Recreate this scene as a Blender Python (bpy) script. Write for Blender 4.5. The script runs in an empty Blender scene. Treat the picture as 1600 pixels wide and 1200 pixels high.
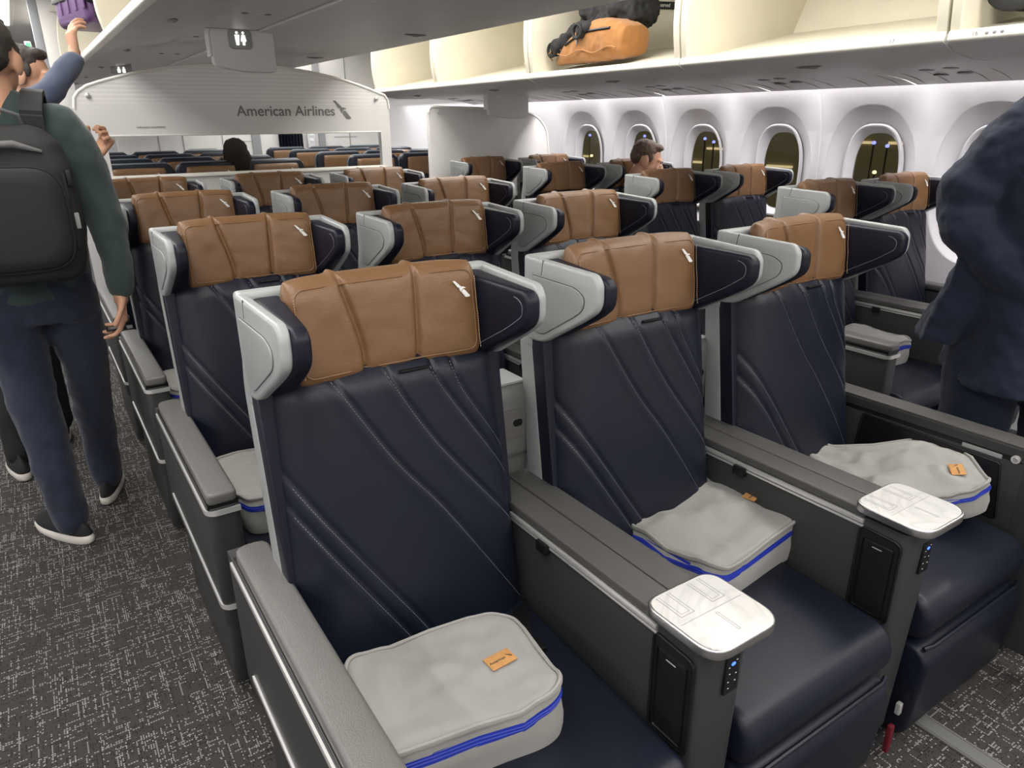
import bpy, bmesh, math, random
from math import sin, cos, pi, radians, exp, sqrt, atan2, floor
from mathutils import Vector, Matrix, noise
random.seed(7)
S = bpy.context.scene
C = S.collection

# ------------------------------------------------------------------ camera, world, lights, exposure
cam_d = bpy.data.cameras.new('camera'); cam = bpy.data.objects.new('camera', cam_d); C.objects.link(cam)
cam_d.sensor_fit = 'HORIZONTAL'; cam_d.sensor_width = 36.0; cam_d.lens = 36.0 * 1112.16 / 1600
cam_d.clip_start = 0.02; cam_d.clip_end = 200
yaw, pit, rol = radians(33.26), radians(20.276), radians(-0.52)
fwd = Vector((sin(yaw) * cos(pit), cos(yaw) * cos(pit), -sin(pit)))
rgt = Vector((cos(yaw), -sin(yaw), 0)); upv = rgt.cross(fwd)
r2 = rgt * cos(rol) + upv * sin(rol); u2 = upv * cos(rol) - rgt * sin(rol)
M = Matrix.Identity(4)
for i in range(3):
    M[i][0] = r2[i]; M[i][1] = u2[i]; M[i][2] = -fwd[i]
M[0][3], M[1][3], M[2][3] = 0, 0, 1.47
cam.matrix_world = M
S.camera = cam
S.view_settings.view_transform = 'Standard'; S.view_settings.look = 'None'
S.view_settings.gamma = 1.0; S.view_settings.exposure = 0.40; S.view_settings.use_curve_mapping = False
w = bpy.data.worlds.new('night_sky'); S.world = w; w.use_nodes = True
w.node_tree.nodes['Background'].inputs[0].default_value = (0.30, 0.27, 0.20, 1)
w.node_tree.nodes['Background'].inputs[1].default_value = 0.6

def area(name, loc, sx, sy, power, rot=(0, 0, 0), col=(1, .975, .94), spread=pi):
    d = bpy.data.lights.new(name, 'AREA'); d.shape = 'RECTANGLE'; d.size = sx; d.size_y = sy
    d.energy = power; d.color = col; d.spread = spread
    o = bpy.data.objects.new(name, d); o.location = loc; o.rotation_euler = rot; C.objects.link(o)
    return o
area('aisle_ceiling_light', (-0.12, 3.2, 2.36), 0.5, 9.5, 66)
area('aisle_ceiling_light', (2.28, 3.2, 2.36), 0.6, 9.5, 82)
area('aft_cabin_ceiling_light', (1.1, 8.6, 2.36), 4.6, 1.9, 55)
area('entry_ceiling_light', (0.9, -0.9, 2.32), 3.4, 1.6, 46, (radians(-6), 0, 0))
area('sidewall_wash_light', (3.70, 3.6, 1.70), 0.05, 8.8, 60, (0, radians(28), 0), (1, .97, .98))
area('sidewall_wash_light', (-1.50, 3.6, 1.70), 0.05, 8.8, 40, (0, radians(-28), 0), (1, .97, .98))

# ------------------------------------------------------------------ materials
def mat(name, col, rough=.5, metal=0, bump=None, spec=.5, coat=0, emit=None, var=None, trans=0, sheen=0, bumpd=.002):
    m = bpy.data.materials.new(name); m.use_nodes = True
    nt = m.node_tree; b = nt.nodes['Principled BSDF']
    b.inputs['Base Color'].default_value = (*col, 1); b.inputs['Roughness'].default_value = rough
    b.inputs['Metallic'].default_value = metal; b.inputs['Specular IOR Level'].default_value = spec
    b.inputs['Coat Weight'].default_value = coat; b.inputs['Sheen Weight'].default_value = sheen
    b.inputs['Transmission Weight'].default_value = trans
    if emit:
        b.inputs['Emission Color'].default_value = (*emit[0], 1); b.inputs['Emission Strength'].default_value = emit[1]
    tc = nt.nodes.new('ShaderNodeTexCoord')
    n = nt.nodes.new('ShaderNodeTexNoise'); n.inputs['Scale'].default_value = (bump[0] if bump else 40)
    n.inputs['Detail'].default_value = 5
    nt.links.new(tc.outputs['Object'], n.inputs['Vector'])
    if bump:
        bp = nt.nodes.new('ShaderNodeBump'); bp.inputs['Strength'].default_value = bump[1]
        bp.inputs['Distance'].default_value = bumpd
        nt.links.new(n.outputs['Fac'], bp.inputs['Height']); nt.links.new(bp.outputs[0], b.inputs['Normal'])
    v = var or (6, .06)
    n2 = nt.nodes.new('ShaderNodeTexNoise'); n2.inputs['Scale'].default_value = v[0]
    nt.links.new(tc.outputs['Object'], n2.inputs['Vector'])
    mx = nt.nodes.new('ShaderNodeMixRGB'); mx.blend_type = 'MIX'
    nt.links.new(n2.outputs['Fac'], mx.inputs[0])
    mx.inputs[1].default_value = (*[c * (1 - v[1]) for c in col], 1)
    mx.inputs[2].default_value = (*[min(1, c * (1 + v[1])) for c in col], 1)
    nt.links.new(mx.outputs[0], b.inputs['Base Color'])
    return m

NAVY = mat('navy_leather', (.0062, .0080, .0158), .40, bump=(420, .22), spec=.34, var=(9, .12))
NAVYD = mat('navy_pad_leather', (.0050, .0058, .0135), .45, bump=(420, .2), spec=.3)
TAN = mat('brown_leather', (.158, .081, .0345), .40, bump=(260, .38), spec=.45, var=(7, .10))
GREY = mat('light_grey_shell', (.315, .325, .32), .38, bump=(900, .05))
GREY2 = mat('grey_shell_panel', (.27, .28, .275), .42, bump=(900, .06))
GAP = mat('dark_gap', (.05, .052, .052), .6)
DARK = mat('charcoal_plastic', (.028, .029, .029), .46, bump=(1200, .12))
PAD = mat('grey_armrest_leather', (.115, .112, .105), .38, bump=(380, .35))
LID = mat('grey_console_lid', (.064, .062, .059), .42, bump=(900, .15))
SILV = mat('satin_silver', (.74, .74, .72), .30, metal=.65)
CHROME = mat('brushed_rim', (.62, .62, .60), .30, metal=1, bump=(160, .3))
BLACK = mat('black_plastic', (.007, .007, .008), .38, spec=.35)
BOX = mat('grey_outlet_box', (.135, .135, .13), .45)
WHITE = mat('white_print', (.80, .79, .76), .5)
STITCH = mat('grey_thread', (.16, .165, .20), .7)
STITCHT = mat('tan_thread', (.50, .32, .17), .6)
BAG = mat('grey_canvas', (.255, .25, .232), .85, bump=(900, .35), var=(14, .07), sheen=.2)
BLUE = mat('blue_zip', (.010, .026, .30), .5)
CORK = mat('cork_tag', (.43, .215, .07), .75, bump=(200, .3), var=(120, .22))
INK = mat('dark_print', (.03, .025, .02), .6)
LEDB = mat('blue_led', (.02, .05, .6), .4, emit=((.05, .15, 1), 2.2))
LEDW = mat('white_led', (.5, .5, .5), .4, emit=((1, 1, 1), .25))
PANEL = mat('cabin_wall_white', (.70, .69, .71), .5, bump=(700, .05), var=(3, .02))
CEIL = mat('ceiling_white', (.80, .79, .77), .5)
BINU = mat('bin_underside_grey', (.64, .625, .60), .45, bump=(800, .05))
PSU = mat('service_panel_grey', (.72, .70, .69), .5)
PSUD = mat('service_light_grey', (.22, .21, .21), .4)
CREAM = mat('bin_interior_cream', (.66, .62, .50), .5, bump=(600, .06))
CREAMW = mat('bin_lip_white', (.80, .78, .72), .35)
SEAM = mat('seam_dark', (.10, .10, .10), .6)
BULK = mat('divider_laminate', (.72, .705, .68), .45)
BULKP = mat('divider_print', (.20, .195, .19), .5)
MARK = mat('faint_print', (.33, .32, .31), .5)
SIGNM = mat('lit_sign', (.9, .9, .85), .5, emit=((1, .97, .9), 1.3))

def marble():
    m = mat('white_marble', (.78, .77, .73), .25)
    nt = m.node_tree; b = nt.nodes['Principled BSDF']
    tc = nt.nodes.new('ShaderNodeTexCoord'); n = nt.nodes.new('ShaderNodeTexNoise')
    n.inputs['Scale'].default_value = 5; n.inputs['Detail'].default_value = 4; n.inputs['Distortion'].default_value = 1.5
    nt.links.new(tc.outputs['Object'], n.inputs['Vector'])
    r = nt.nodes.new('ShaderNodeValToRGB'); e = r.color_ramp.elements
    e[0].position = .46; e[0].color = (.54, .53, .51, 1); e[1].position = .54; e[1].color = (.54, .53, .51, 1)
    k = r.color_ramp.elements.new(.5); k.color = (.48, .47, .45, 1)
    nt.links.new(n.outputs['Fac'], r.inputs[0]); nt.links.new(r.outputs[0], b.inputs['Base Color'])
    return m
MARBLE = marble()

def carpet():
    m = bpy.data.materials.new('woven_carpet'); m.use_nodes = True
    nt = m.node_tree; N = nt.nodes; L = nt.links; b = N['Principled BSDF']
    b.inputs['Roughness'].default_value = .95; b.inputs['Specular IOR Level'].default_value = .15
    tc = N.new('ShaderNodeTexCoord'); sp = N.new('ShaderNodeSeparateXYZ'); L.new(tc.outputs['Object'], sp.inputs[0])
    def mth(op, a, b_=None):
        n = N.new('ShaderNodeMath'); n.operation = op
        for i, v in enumerate((a, b_)):
            if v is None: continue
            if isinstance(v, (int, float)): n.inputs[i].default_value = v
            else: L.new(v, n.inputs[i])
        return n.outputs[0]
    def cell(v, s, o=0): return mth('FLOOR', mth('MULTIPLY', mth('ADD', v, o), 1 / s))
    def wn(a, b_, z=0):
        c = N.new('ShaderNodeCombineXYZ'); L.new(a, c.inputs[0]); L.new(b_, c.inputs[1]); c.inputs[2].default_value = z
        n = N.new('ShaderNodeTexWhiteNoise'); L.new(c.outputs[0], n.inputs['Vector']); return n.outputs['Value']
    def layer(u, v, su, lv, dv, dens, dash, z):
        # threads running along v, spaced su across u, present in runs of length lv, broken in dashes dv
        cu = cell(u, su)
        run = mth('GREATER_THAN', wn(cu, cell(v, lv, 3 + z), z), 1 - dens)
        ds = mth('GREATER_THAN', wn(cu, cell(v, dv, 3), z + 5), 1 - dash)
        fr = mth('FRACT', mth('MULTIPLY', u, 1 / su)); thin = mth('LESS_THAN', fr, .50)
        f2 = mth('FRACT', mth('MULTIPLY', mth('ADD', v, 3), 1 / dv)); gap = mth('LESS_THAN', f2, .66)
        return mth('MULTIPLY', mth('MULTIPLY', mth('MULTIPLY', run, ds), thin), gap)
    x, y = sp.outputs[0], sp.outputs[1]
    a = layer(x, y, .0058, .075, .0062, .24, .55, 1.3)
    c = layer(y, x, .0066, .075, .0060, .26, .55, 7.7)
    d = layer(x, y, .0052, .05, .006, .30, .45, 11.1)
    e = layer(y, x, .0060, .07, .005, .30, .45, 17.1)
    lt = mth('MAXIMUM', a, c); dk = mth('MAXIMUM', d, e)
    base = N.new('ShaderNodeMixRGB'); L.new(dk, base.inputs[0])
    base.inputs[1].default_value = (.050, .047, .044, 1); base.inputs[2].default_value = (.012, .011, .011, 1)
    mx = N.new('ShaderNodeMixRGB'); L.new(lt, mx.inputs[0]); L.new(base.outputs[0], mx.inputs[1])
    mx.inputs[2].default_value = (.33, .32, .30, 1)
    L.new(mx.outputs[0], b.inputs['Base Color'])
    nz = N.new('ShaderNodeTexNoise'); nz.inputs['Scale'].default_value = 500; L.new(tc.outputs['Object'], nz.inputs['Vector'])
    bp = N.new('ShaderNodeBump'); bp.inputs['Strength'].default_value = .5; bp.inputs['Distance'].default_value = .003
    L.new(nz.outputs['Fac'], bp.inputs['Height']); L.new(bp.outputs[0], b.inputs['Normal'])
    return m
CARPET = carpet()

def glass(name, col, ior=1.18, mixf=.12):
    m = bpy.data.materials.new(name); m.use_nodes = True; nt = m.node_tree
    for n in list(nt.nodes): nt.nodes.remove(n)
    o = nt.nodes.new('ShaderNodeOutputMaterial'); t = nt.nodes.new('ShaderNodeBsdfTransparent')
    g = nt.nodes.new('ShaderNodeBsdfGlossy'); g.inputs['Roughness'].default_value = .03
    mx = nt.nodes.new('ShaderNodeMixShader'); f = nt.nodes.new('ShaderNodeFresnel'); f.inputs[0].default_value = ior
    t.inputs[0].default_value = (*col, 1)
    nt.links.new(f.outputs[0], mx.inputs[0]); nt.links.new(t.outputs[0], mx.inputs[1]); nt.links.new(g.outputs[0], mx.inputs[2])
    nt.links.new(mx.outputs[0], o.inputs[0]); return m
CLEAR = glass('clear_glass', (.96, .97, .97))
TINT = glass('window_glass', (.82, .82, .76))

def stripes_mat():
    m = mat('divider_striped_laminate', (.58, .565, .54), .42)
    nt = m.node_tree; b = nt.nodes['Principled BSDF']
    tc = nt.nodes.new('ShaderNodeTexCoord'); sp = nt.nodes.new('ShaderNodeSeparateXYZ'); nt.links.new(tc.outputs['Object'], sp.inputs[0])
    w1 = nt.nodes.new('ShaderNodeMath'); w1.operation = 'MULTIPLY'; w1.inputs[1].default_value = 300; nt.links.new(sp.outputs[2], w1.inputs[0])
    s1 = nt.nodes.new('ShaderNodeMath'); s1.operation = 'SINE'; nt.links.new(w1.outputs[0], s1.inputs[0])
    n = nt.nodes.new('ShaderNodeTexNoise'); n.inputs['Scale'].default_value = 2.2; nt.links.new(tc.outputs['Object'], n.inputs['Vector'])
    mm = nt.nodes.new('ShaderNodeMath'); mm.operation = 'MULTIPLY'; nt.links.new(s1.outputs[0], mm.inputs[0]); nt.links.new(n.outputs['Fac'], mm.inputs[1])
    r = nt.nodes.new('ShaderNodeMapRange'); nt.links.new(mm.outputs[0], r.inputs[0]); r.inputs[1].default_value = -.5; r.inputs[2].default_value = .6
    mx = nt.nodes.new('ShaderNodeMixRGB'); nt.links.new(r.outputs[0], mx.inputs[0])
    hm = nt.nodes.new('ShaderNodeMapRange'); nt.links.new(sp.outputs[2], hm.inputs[0]); hm.inputs[1].default_value = 1.54; hm.inputs[2].default_value = 1.60
    hx = nt.nodes.new('ShaderNodeMath'); hx.operation = 'MULTIPLY'; nt.links.new(r.outputs[0], hx.inputs[0]); nt.links.new(hm.outputs[0], hx.inputs[1]); nt.links.new(hx.outputs[0], mx.inputs[0])
    mx.inputs[1].default_value = (.76, .745, .72, 1); mx.inputs[2].default_value = (.86, .845, .82, 1)
    nt.links.new(mx.outputs[0], b.inputs['Base Color']); return m
STRIPE = stripes_mat()

# ------------------------------------------------------------------ helpers
def link(name, bm, m, parent=None, smooth=True, off=(0, 0, 0), auto=40):
    me = bpy.data.meshes.new(name); bmesh.ops.recalc_face_normals(bm, faces=bm.faces[:])
    if any(off): bmesh.ops.translate(bm, verts=bm.verts[:], vec=Vector(off))
    if smooth:
        for f in bm.faces: f.smooth = True
        for e in bm.edges:
            if len(e.link_faces) == 2 and e.calc_face_angle(0) > radians(auto): e.smooth = False
    bm.to_mesh(me); bm.free(); me.materials.append(m)
    o = bpy.data.objects.new(name, me); C.objects.link(o)
    if parent: o.parent = parent
    return o
def tag(o, label=None, cat=None, group=None, kind=None):
    if label: o['label'] = label
    if cat: o['category'] = cat
    if group: o['group'] = group
    if kind: o['kind'] = kind
    return o
def empty(name, loc=(0, 0, 0), rz=0, label=None, cat=None, group=None):
    o = bpy.data.objects.new(name, None); o.location = loc; o.rotation_euler = (0, 0, rz); o.empty_display_size = .05
    C.objects.link(o); return tag(o, label, cat, group)
def copy_tree(o, parent=None):
    c = o.copy(); C.objects.link(c); c.parent = parent
    for ch in list(o.children): copy_tree(ch, c)
    return c
def NB(): return bmesh.new()
def merge(bm, src, mtx=None):
    me = bpy.data.meshes.new('t'); src.to_mesh(me); src.free()
    if mtx: me.transform(mtx)
    bm.from_mesh(me); bpy.data.meshes.remove(me)
def box(bm, x0, x1, y0, y1, z0, z1, bev=0, seg=2, mtx=None):
    b = bmesh.new(); bmesh.ops.create_cube(b, size=1)
    for v in b.verts: v.co = Vector(((x0 + x1) / 2 + v.co.x * (x1 - x0), (y0 + y1) / 2 + v.co.y * (y1 - y0), (z0 + z1) / 2 + v.co.z * (z1 - z0)))
    if bev: bmesh.ops.bevel(b, geom=b.edges[:], offset=bev, segments=seg, profile=.6, affect='EDGES')
    merge(bm, b, mtx); return bm
def rounded(pts, r, n=5):
    """round the corners of a closed 2-D polygon; r one radius or a list"""
    out = []; k = len(pts)
    for i in range(k):
        p, a, b = Vector(pts[i]), Vector(pts[i - 1]), Vector(pts[(i + 1) % k])
        ri = r[i] if isinstance(r, (list, tuple)) else r
        if ri <= 0: out.append(tuple(p)); continue
        da, db = (a - p), (b - p); ri = min(ri, da.length * .48, db.length * .48)
        s, e = p + da.normalized() * ri, p + db.normalized() * ri
        for j in range(n + 1):
            t = j / n; q = s * (1 - t) ** 2 + p * 2 * t * (1 - t) + e * t * t; out.append(tuple(q))
    return out
def inset(pts, d):
    if d <= 1e-9: return list(pts)
    n = len(pts); A = sum(pts[i][0] * pts[(i + 1) % n][1] - pts[(i + 1) % n][0] * pts[i][1] for i in range(n)); sg = 1 if A > 0 else -1
    out = []
    for i in range(n):
        p = Vector(pts[i][:2]); a = p - Vector(pts[i - 1][:2]); b = Vector(pts[(i + 1) % n][:2]) - p
        if a.length < 1e-9: a = b
        if b.length < 1e-9: b = a
        a = a.normalized(); b = b.normalized(); na = Vector((-a.y, a.x)) * sg; nb = Vector((-b.y, b.x)) * sg
        m = na + nb; L = m.length
        m = na if L < 1e-6 else m / L; k = max(.5, m.dot(na)); out.append(tuple(p + m * (d / k)))
    return out
AX = {'x': lambda a, b, c: (c, a, b), 'y': lambda a, b, c: (a, c, b), 'z': lambda a, b, c: (a, b, c)}
def prism(bm, pts, axis, c0, c1, bev=0, seg=2, mtx=None, holes=()):
    """extrude polygon pts (with holes) along axis; pts are (y,z) for x, (x,z) for y, (x,y) for z"""
    b = bmesh.new(); f = AX[axis]
    if not holes:
        if c1 < c0: c0, c1 = c1, c0
        prof = [(0, c0), (0, c1)]
        if bev:
            bz = min(bev, (c1 - c0) * .49); K = seg + 1; an = [pi / 2 * i / K for i in range(K + 1)]
            prof = [(bev * (1 - sin(q)), c0 + bz * (1 - cos(q))) for q in an] + [(bev * (1 - cos(q)), c1 - bz * (1 - sin(q))) for q in an]
        loft(b, [[f(p[0], p[1], c) for p in inset(pts, d)] for d, c in prof])
    else:
        for lp in [pts] + list(holes):
            vs = [b.verts.new(f(p[0], p[1], c0)) for p in lp]
            for i in range(len(vs)): b.edges.new((vs[i], vs[(i + 1) % len(vs)]))
        bmesh.ops.triangle_fill(b, edges=b.edges[:], use_beauty=True)
        r = bmesh.ops.extrude_face_region(b, geom=b.faces[:])
        d = Vector(f(0, 0, c1)) - Vector(f(0, 0, c0))
        bmesh.ops.translate(b, verts=[v for v in r['geom'] if isinstance(v, bmesh.types.BMVert)], vec=d)
    bmesh.ops.recalc_face_normals(b, faces=b.faces[:])
    merge(bm, b, mtx); return bm
def tube(bm, pts, r, n=8, closed=False, flat=1.0):
    pts = [Vector(p) for p in pts]; rings = []; k = len(pts)
    up = Vector((0, 0, 1)); prev = None
    for i, p in enumerate(pts):
        if closed: t = (pts[(i + 1) % k] - pts[i - 1])
        else: t = pts[min(i + 1, k - 1)] - pts[max(i - 1, 0)]
        t.normalize()
        if prev is None: s = t.cross(up); s = s if s.length > .01 else t.cross(Vector((1, 0, 0)))
        else: s = prev - t * prev.dot(t)
        s.normalize(); prev = s; q = s.cross(t)
        rr = r[i] if isinstance(r, (list, tuple)) else r
        rings.append([bm.verts.new(p + (s * cos(2 * pi * j / n) * rr + q * sin(2 * pi * j / n) * rr * flat)) for j in range(n)])
    for i in range(k if closed else k - 1):
        a, b = rings[i], rings[(i + 1) % k]
        for j in range(n): bm.faces.new((a[j], a[(j + 1) % n], b[(j + 1) % n], b[j]))
    if not closed: bm.faces.new(rings[0][::-1]); bm.faces.new(rings[-1])
    return bm
def loft(bm, rings, cap=True):
    R = [[bm.verts.new(p) for p in r] for r in rings]; n = len(R[0])
    for i in range(len(R) - 1):
        for j in range(n): bm.faces.new((R[i][j], R[i][(j + 1) % n], R[i + 1][(j + 1) % n], R[i + 1][j]))
    if cap: bm.faces.new(R[0][::-1]); bm.faces.new(R[-1])
    return bm
def ell(bm, c, r, rot=(0, 0, 0), u=20, v=14):
    b = bmesh.new(); bmesh.ops.create_uvsphere(b, u_segments=u, v_segments=v, radius=1)
    from mathutils import Euler
    m = Matrix.Translation(c) @ Euler(rot).to_matrix().to_4x4() @ Matrix.Diagonal((*r, 1))
    merge(bm, b, m); return bm
def cyl(bm, c, r, h, axis='z', n=24, r2=None):
    pts = [(c[0] + r * cos(2 * pi * i / n), c[1] + r * sin(2 * pi * i / n)) for i in range(n)]
    return prism(bm, pts, axis, c[2], c[2] + h)
def cushion(bm, w, h, t, fy, p=8, q=6, nu=60, nv=36, zc=0, e=.42):
    """soft closed pad in the xz plane; fy(x,z) is the front depth field, t thickness"""
    F = []; Bk = []
    for i in range(nu + 1):
        u = -1 + 2 * i / nu; u = sin(u * pi / 2)
        ra = []; rb = []
        for j in range(nv + 1):
            v = -1 + 2 * j / nv; v = sin(v * pi / 2)
            k = ((1 - abs(u) ** p) * (1 - abs(v) ** q)); k = max(k, 0) ** e
            x = u * w * sqrt(1 - .5 * (abs(v) ** 8) * .06) * (1 - .03 * abs(v) ** 6 * abs(u) ** 2); z = v * h * (1 - .04 * abs(u) ** 6)
            d = fy(x, z)
            ra.append(Vector((x, d + (1 - k) * t * .5, zc + z))); rb.append(Vector((x, d + t - (1 - k) * t * .5, zc + z)))
        F.append(ra); Bk.append(rb)
    A = [[bm.verts.new(c) for c in r] for r in F]; B2 = [[bm.verts.new(c) for c in r] for r in Bk]
    for i in range(nu):
        for j in range(nv):
            bm.faces.new((A[i][j], A[i + 1][j], A[i + 1][j + 1], A[i][j + 1]))
            bm.faces.new((B2[i][j], B2[i][j + 1], B2[i + 1][j + 1], B2[i + 1][j]))
    bmesh.ops.remove_doubles(bm, verts=bm.verts[:], dist=1e-5)
    return bm
def text_mesh(name, body, size, m, loc, rot, parent=None, ext=.001, align='CENTER', bold=0):
    cu = bpy.data.curves.new(name, 'FONT'); cu.body = body; cu.size = size; cu.extrude = ext
    cu.align_x = align; cu.align_y = 'CENTER'; cu.offset = bold
    t = bpy.data.objects.new('tmp', cu); C.objects.link(t)
    me = bpy.data.meshes.new_from_object(t.evaluated_get(bpy.context.evaluated_depsgraph_get()))
    bpy.data.objects.remove(t); me.materials.clear(); me.materials.append(m)
    o = bpy.data.objects.new(name, me); C.objects.link(o); o.location = loc; o.rotation_euler = rot
    if parent: o.parent = parent
    return o
def struct(name, bm, m, parent=None, **k):
    o = link(name, bm, m, parent, **k)
    if not parent: o['kind'] = 'structure'
    return o
# flight emblem in unit space, x right, y up, about 1 x 0.9
EMB = [[(0, .9), (.13, .9), (.50, .56), (.41, .535), (.29, .545)],
       [(.36, .50), (.50, .56), (.62, .565), (.75, .49), (.60, .48), (.53, .43), (.49, .36), (.46, .30)],
       [(.50, .29), (.56, .41), (.655, .42), (1.0, .04), (.90, .0), (.72, .01)]]
# ------------------------------------------------------------------ premium seat (origin: floor, seat centre, world y 0.90 in the first row)
SX = [0.51, 1.12, 1.73]; RX = [2.92, 3.53]; P = 0.965; Y0 = 0.90; RY = 0.72
OF = (0, -Y0, 0)
def by(z): return 1.075 + (z - .47) * .155
GR = [[(-.249, .919), (-.186, .808), (-.091, .654), (-.018, .537), (.02, .46)], [(-.247, .849), (-.14, .672), (-.049, .522), (-.01, .45)],
      [(-.135, 1.06), (-.121, 1.035), (-.03, .876), (.061, .751), (.186, .553), (.24, .47)], [(-.025, 1.05), (-.01, 1.013), (.066, .88), (.214, .684), (.26, .62)],
      [(.07, 1.05), (.085, .994), (.211, .798), (.26, .73)], [(.112, 1.05), (.127, .985), (.205, .859), (.26, .78)]]
def smooth_line(pts, n=6):
    out = []; k = len(pts)
    for i in range(k - 1):
        p0, p1, p2, p3 = [Vector(pts[max(0, min(k - 1, j))]) for j in (i - 1, i, i + 1, i + 2)]
        for j in range(n):
            t = j / n
            out.append(.5 * ((2 * p1) + (p2 - p0) * t + (2 * p0 - 5 * p1 + 4 * p2 - p3) * t * t + (3 * p1 - p0 - 3 * p2 + p3) * t ** 3))
    out.append(Vector(pts[-1])); return out
GL = [smooth_line(g) for g in GR]
def sdist(x, z, ln):
    best = 9; sg = 1
    for a, b in zip(ln[:-1], ln[1:]):
        ab = b - a; L2 = ab.length_squared
        if L2 < 1e-12: continue
        t = max(0, min(1, ((x - a.x) * ab.x + (z - a.y) * ab.y) / L2)); q = a + ab * t
        d = sqrt((x - q.x) ** 2 + (z - q.y) ** 2)
        if d < best: best = d; sg = 1 if ab.x * (z - a.y) - ab.y * (x - a.x) > 0 else -1
    return best, sg
def bw(z): return .226 + (1.06 - z) / .6 * .022
def bfront(x, z):
    wv = bw(z); a = min(1, abs(x) / wv)
    y = by(z) + .055 * a ** 9 - .010 * (1 - a * a)
    if z > 1.0: y += .05 * ((z - 1.0) / .07) ** 2.5
    for ln in GL:
        d, s = sdist(x, z, ln)
        y += .0055 * exp(-(d / .0042) ** 2) - (.0020 * exp(-((d - .012) / .012) ** 2) if s < 0 else 0)
    return y
def backrest_bm():
    bm = NB(); nx, nz = 110, 150; V = []
    for i in range(nx + 1):
        u = -1 + 2 * i / nx; r = []
        for j in range(nz + 1):
            z = .42 + (1.07 - .42) * j / nz; r.append(bm.verts.new((u * bw(z), bfront(u * bw(z), z), z)))
        V.append(r)
    for i in range(nx):
        for j in range(nz): bm.faces.new((V[i][j], V[i + 1][j], V[i + 1][j + 1], V[i][j + 1]))
    rim = [V[i][0] for i in range(nx + 1)] + [V[nx][j] for j in range(1, nz + 1)] + [V[i][nz] for i in range(nx - 1, -1, -1)] + [V[0][j] for j in range(nz - 1, 0, -1)]
    b = [bm.verts.new((v.co.x * .985, by(v.co.z) + .10, v.co.z)) for v in rim]; n = len(rim)
    for i in range(n): bm.faces.new((rim[i], b[i], b[(i + 1) % n], rim[(i + 1) % n]))
    bm.faces.new(b[::-1]); return bm
def stitches_bm():
    bm = NB()
    for ln in GL:
        acc = 0; on = True
        for a, b in zip(ln[:-1], ln[1:]):
            L = (b - a).length; k = max(1, int(L / .005))
            for i in range(k):
                p = a.lerp(b, i / k); q = a.lerp(b, (i + .55) / k)
                nrm = Vector((-(b - a).y, (b - a).x)).normalized() * -.0050
                p = p + nrm; q = q + nrm
                if abs(p.x) > bw(p.y) - .012 or p.y > 1.04 or p.y < .46: continue
                tube(bm, [(p.x, bfront(p.x, p.y) - .0002, p.y), (q.x, bfront(q.x, q.y) - .0002, q.y)], .00062, n=4)
    return bm
HT, HB = 1.225, 1.038
SEA = [[(-.092, 1.24), (-.088, 1.22), (-.060, 1.10), (-.058, 1.03)], [(.060, 1.24), (.060, 1.22), (.052, 1.10), (.046, 1.03)]]
SL = [smooth_line(g) for g in SEA]
def pfront(x, z):
    zz = z + 1.131
    y = 1.168 + .012 * (zz - 1.131) / .09 - .018 * (abs(x) / .185) ** 2.5 + .010
    for ln in SL:
        d, s = sdist(x, zz, ln)
        y += .0085 * exp(-(d / .0052) ** 2) + .003 * exp(-(d / .012) ** 2)
    y += .0016 * noise.noise(Vector((x * 22, zz * 30, 3)))
    return y
def emblem(parent, name, m, sc, fx, zrot=0):
    bm = NB()
    for poly in EMB:
        prism(bm, poly, 'y', 0, 1)
    for v in bm.verts: v.co = Vector(fx(v.co.x * sc, v.co.z * sc, v.co.y))
    return link(name, bm, m, parent, smooth=False)
def wing_outline(ins=0, top=1.205, grow=0):
    # (s, z): s from the shell's back corner forwards along the wing, 0 .. .225
    p = [(0 + ins, 1.02 + ins * 1.4), (0 + ins, top - ins), (.217 + grow - ins, top - .008 - ins), (.232 + grow - ins, 1.178 - ins), (.232 + grow - ins, 1.128 + ins), (.19 + grow - ins, 1.098 + ins), (.055, 1.02 + ins * 1.5)]
    return rounded(p, [.012, .012, .018, .018, .022, .03, .03], 6)
def wing_mtx(sgn):
    # maps prism('x') coords (c, s, z) -> world: wing runs from (sgn*.272, 1.262) forwards to (sgn*.232, 1.035)
    a = Vector((sgn * .241, 1.262, 0)); b = Vector((sgn * .233, 1.036, 0)); d = (b - a).normalized(); n = Vector((sgn * 1, 0, 0)); n = (n - d * n.dot(d)).normalized()
    return Matrix(((n.x, d.x, 0, a.x), (n.y, d.y, 0, a.y), (0, 0, 1, 0), (0, 0, 0, 1)))
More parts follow.
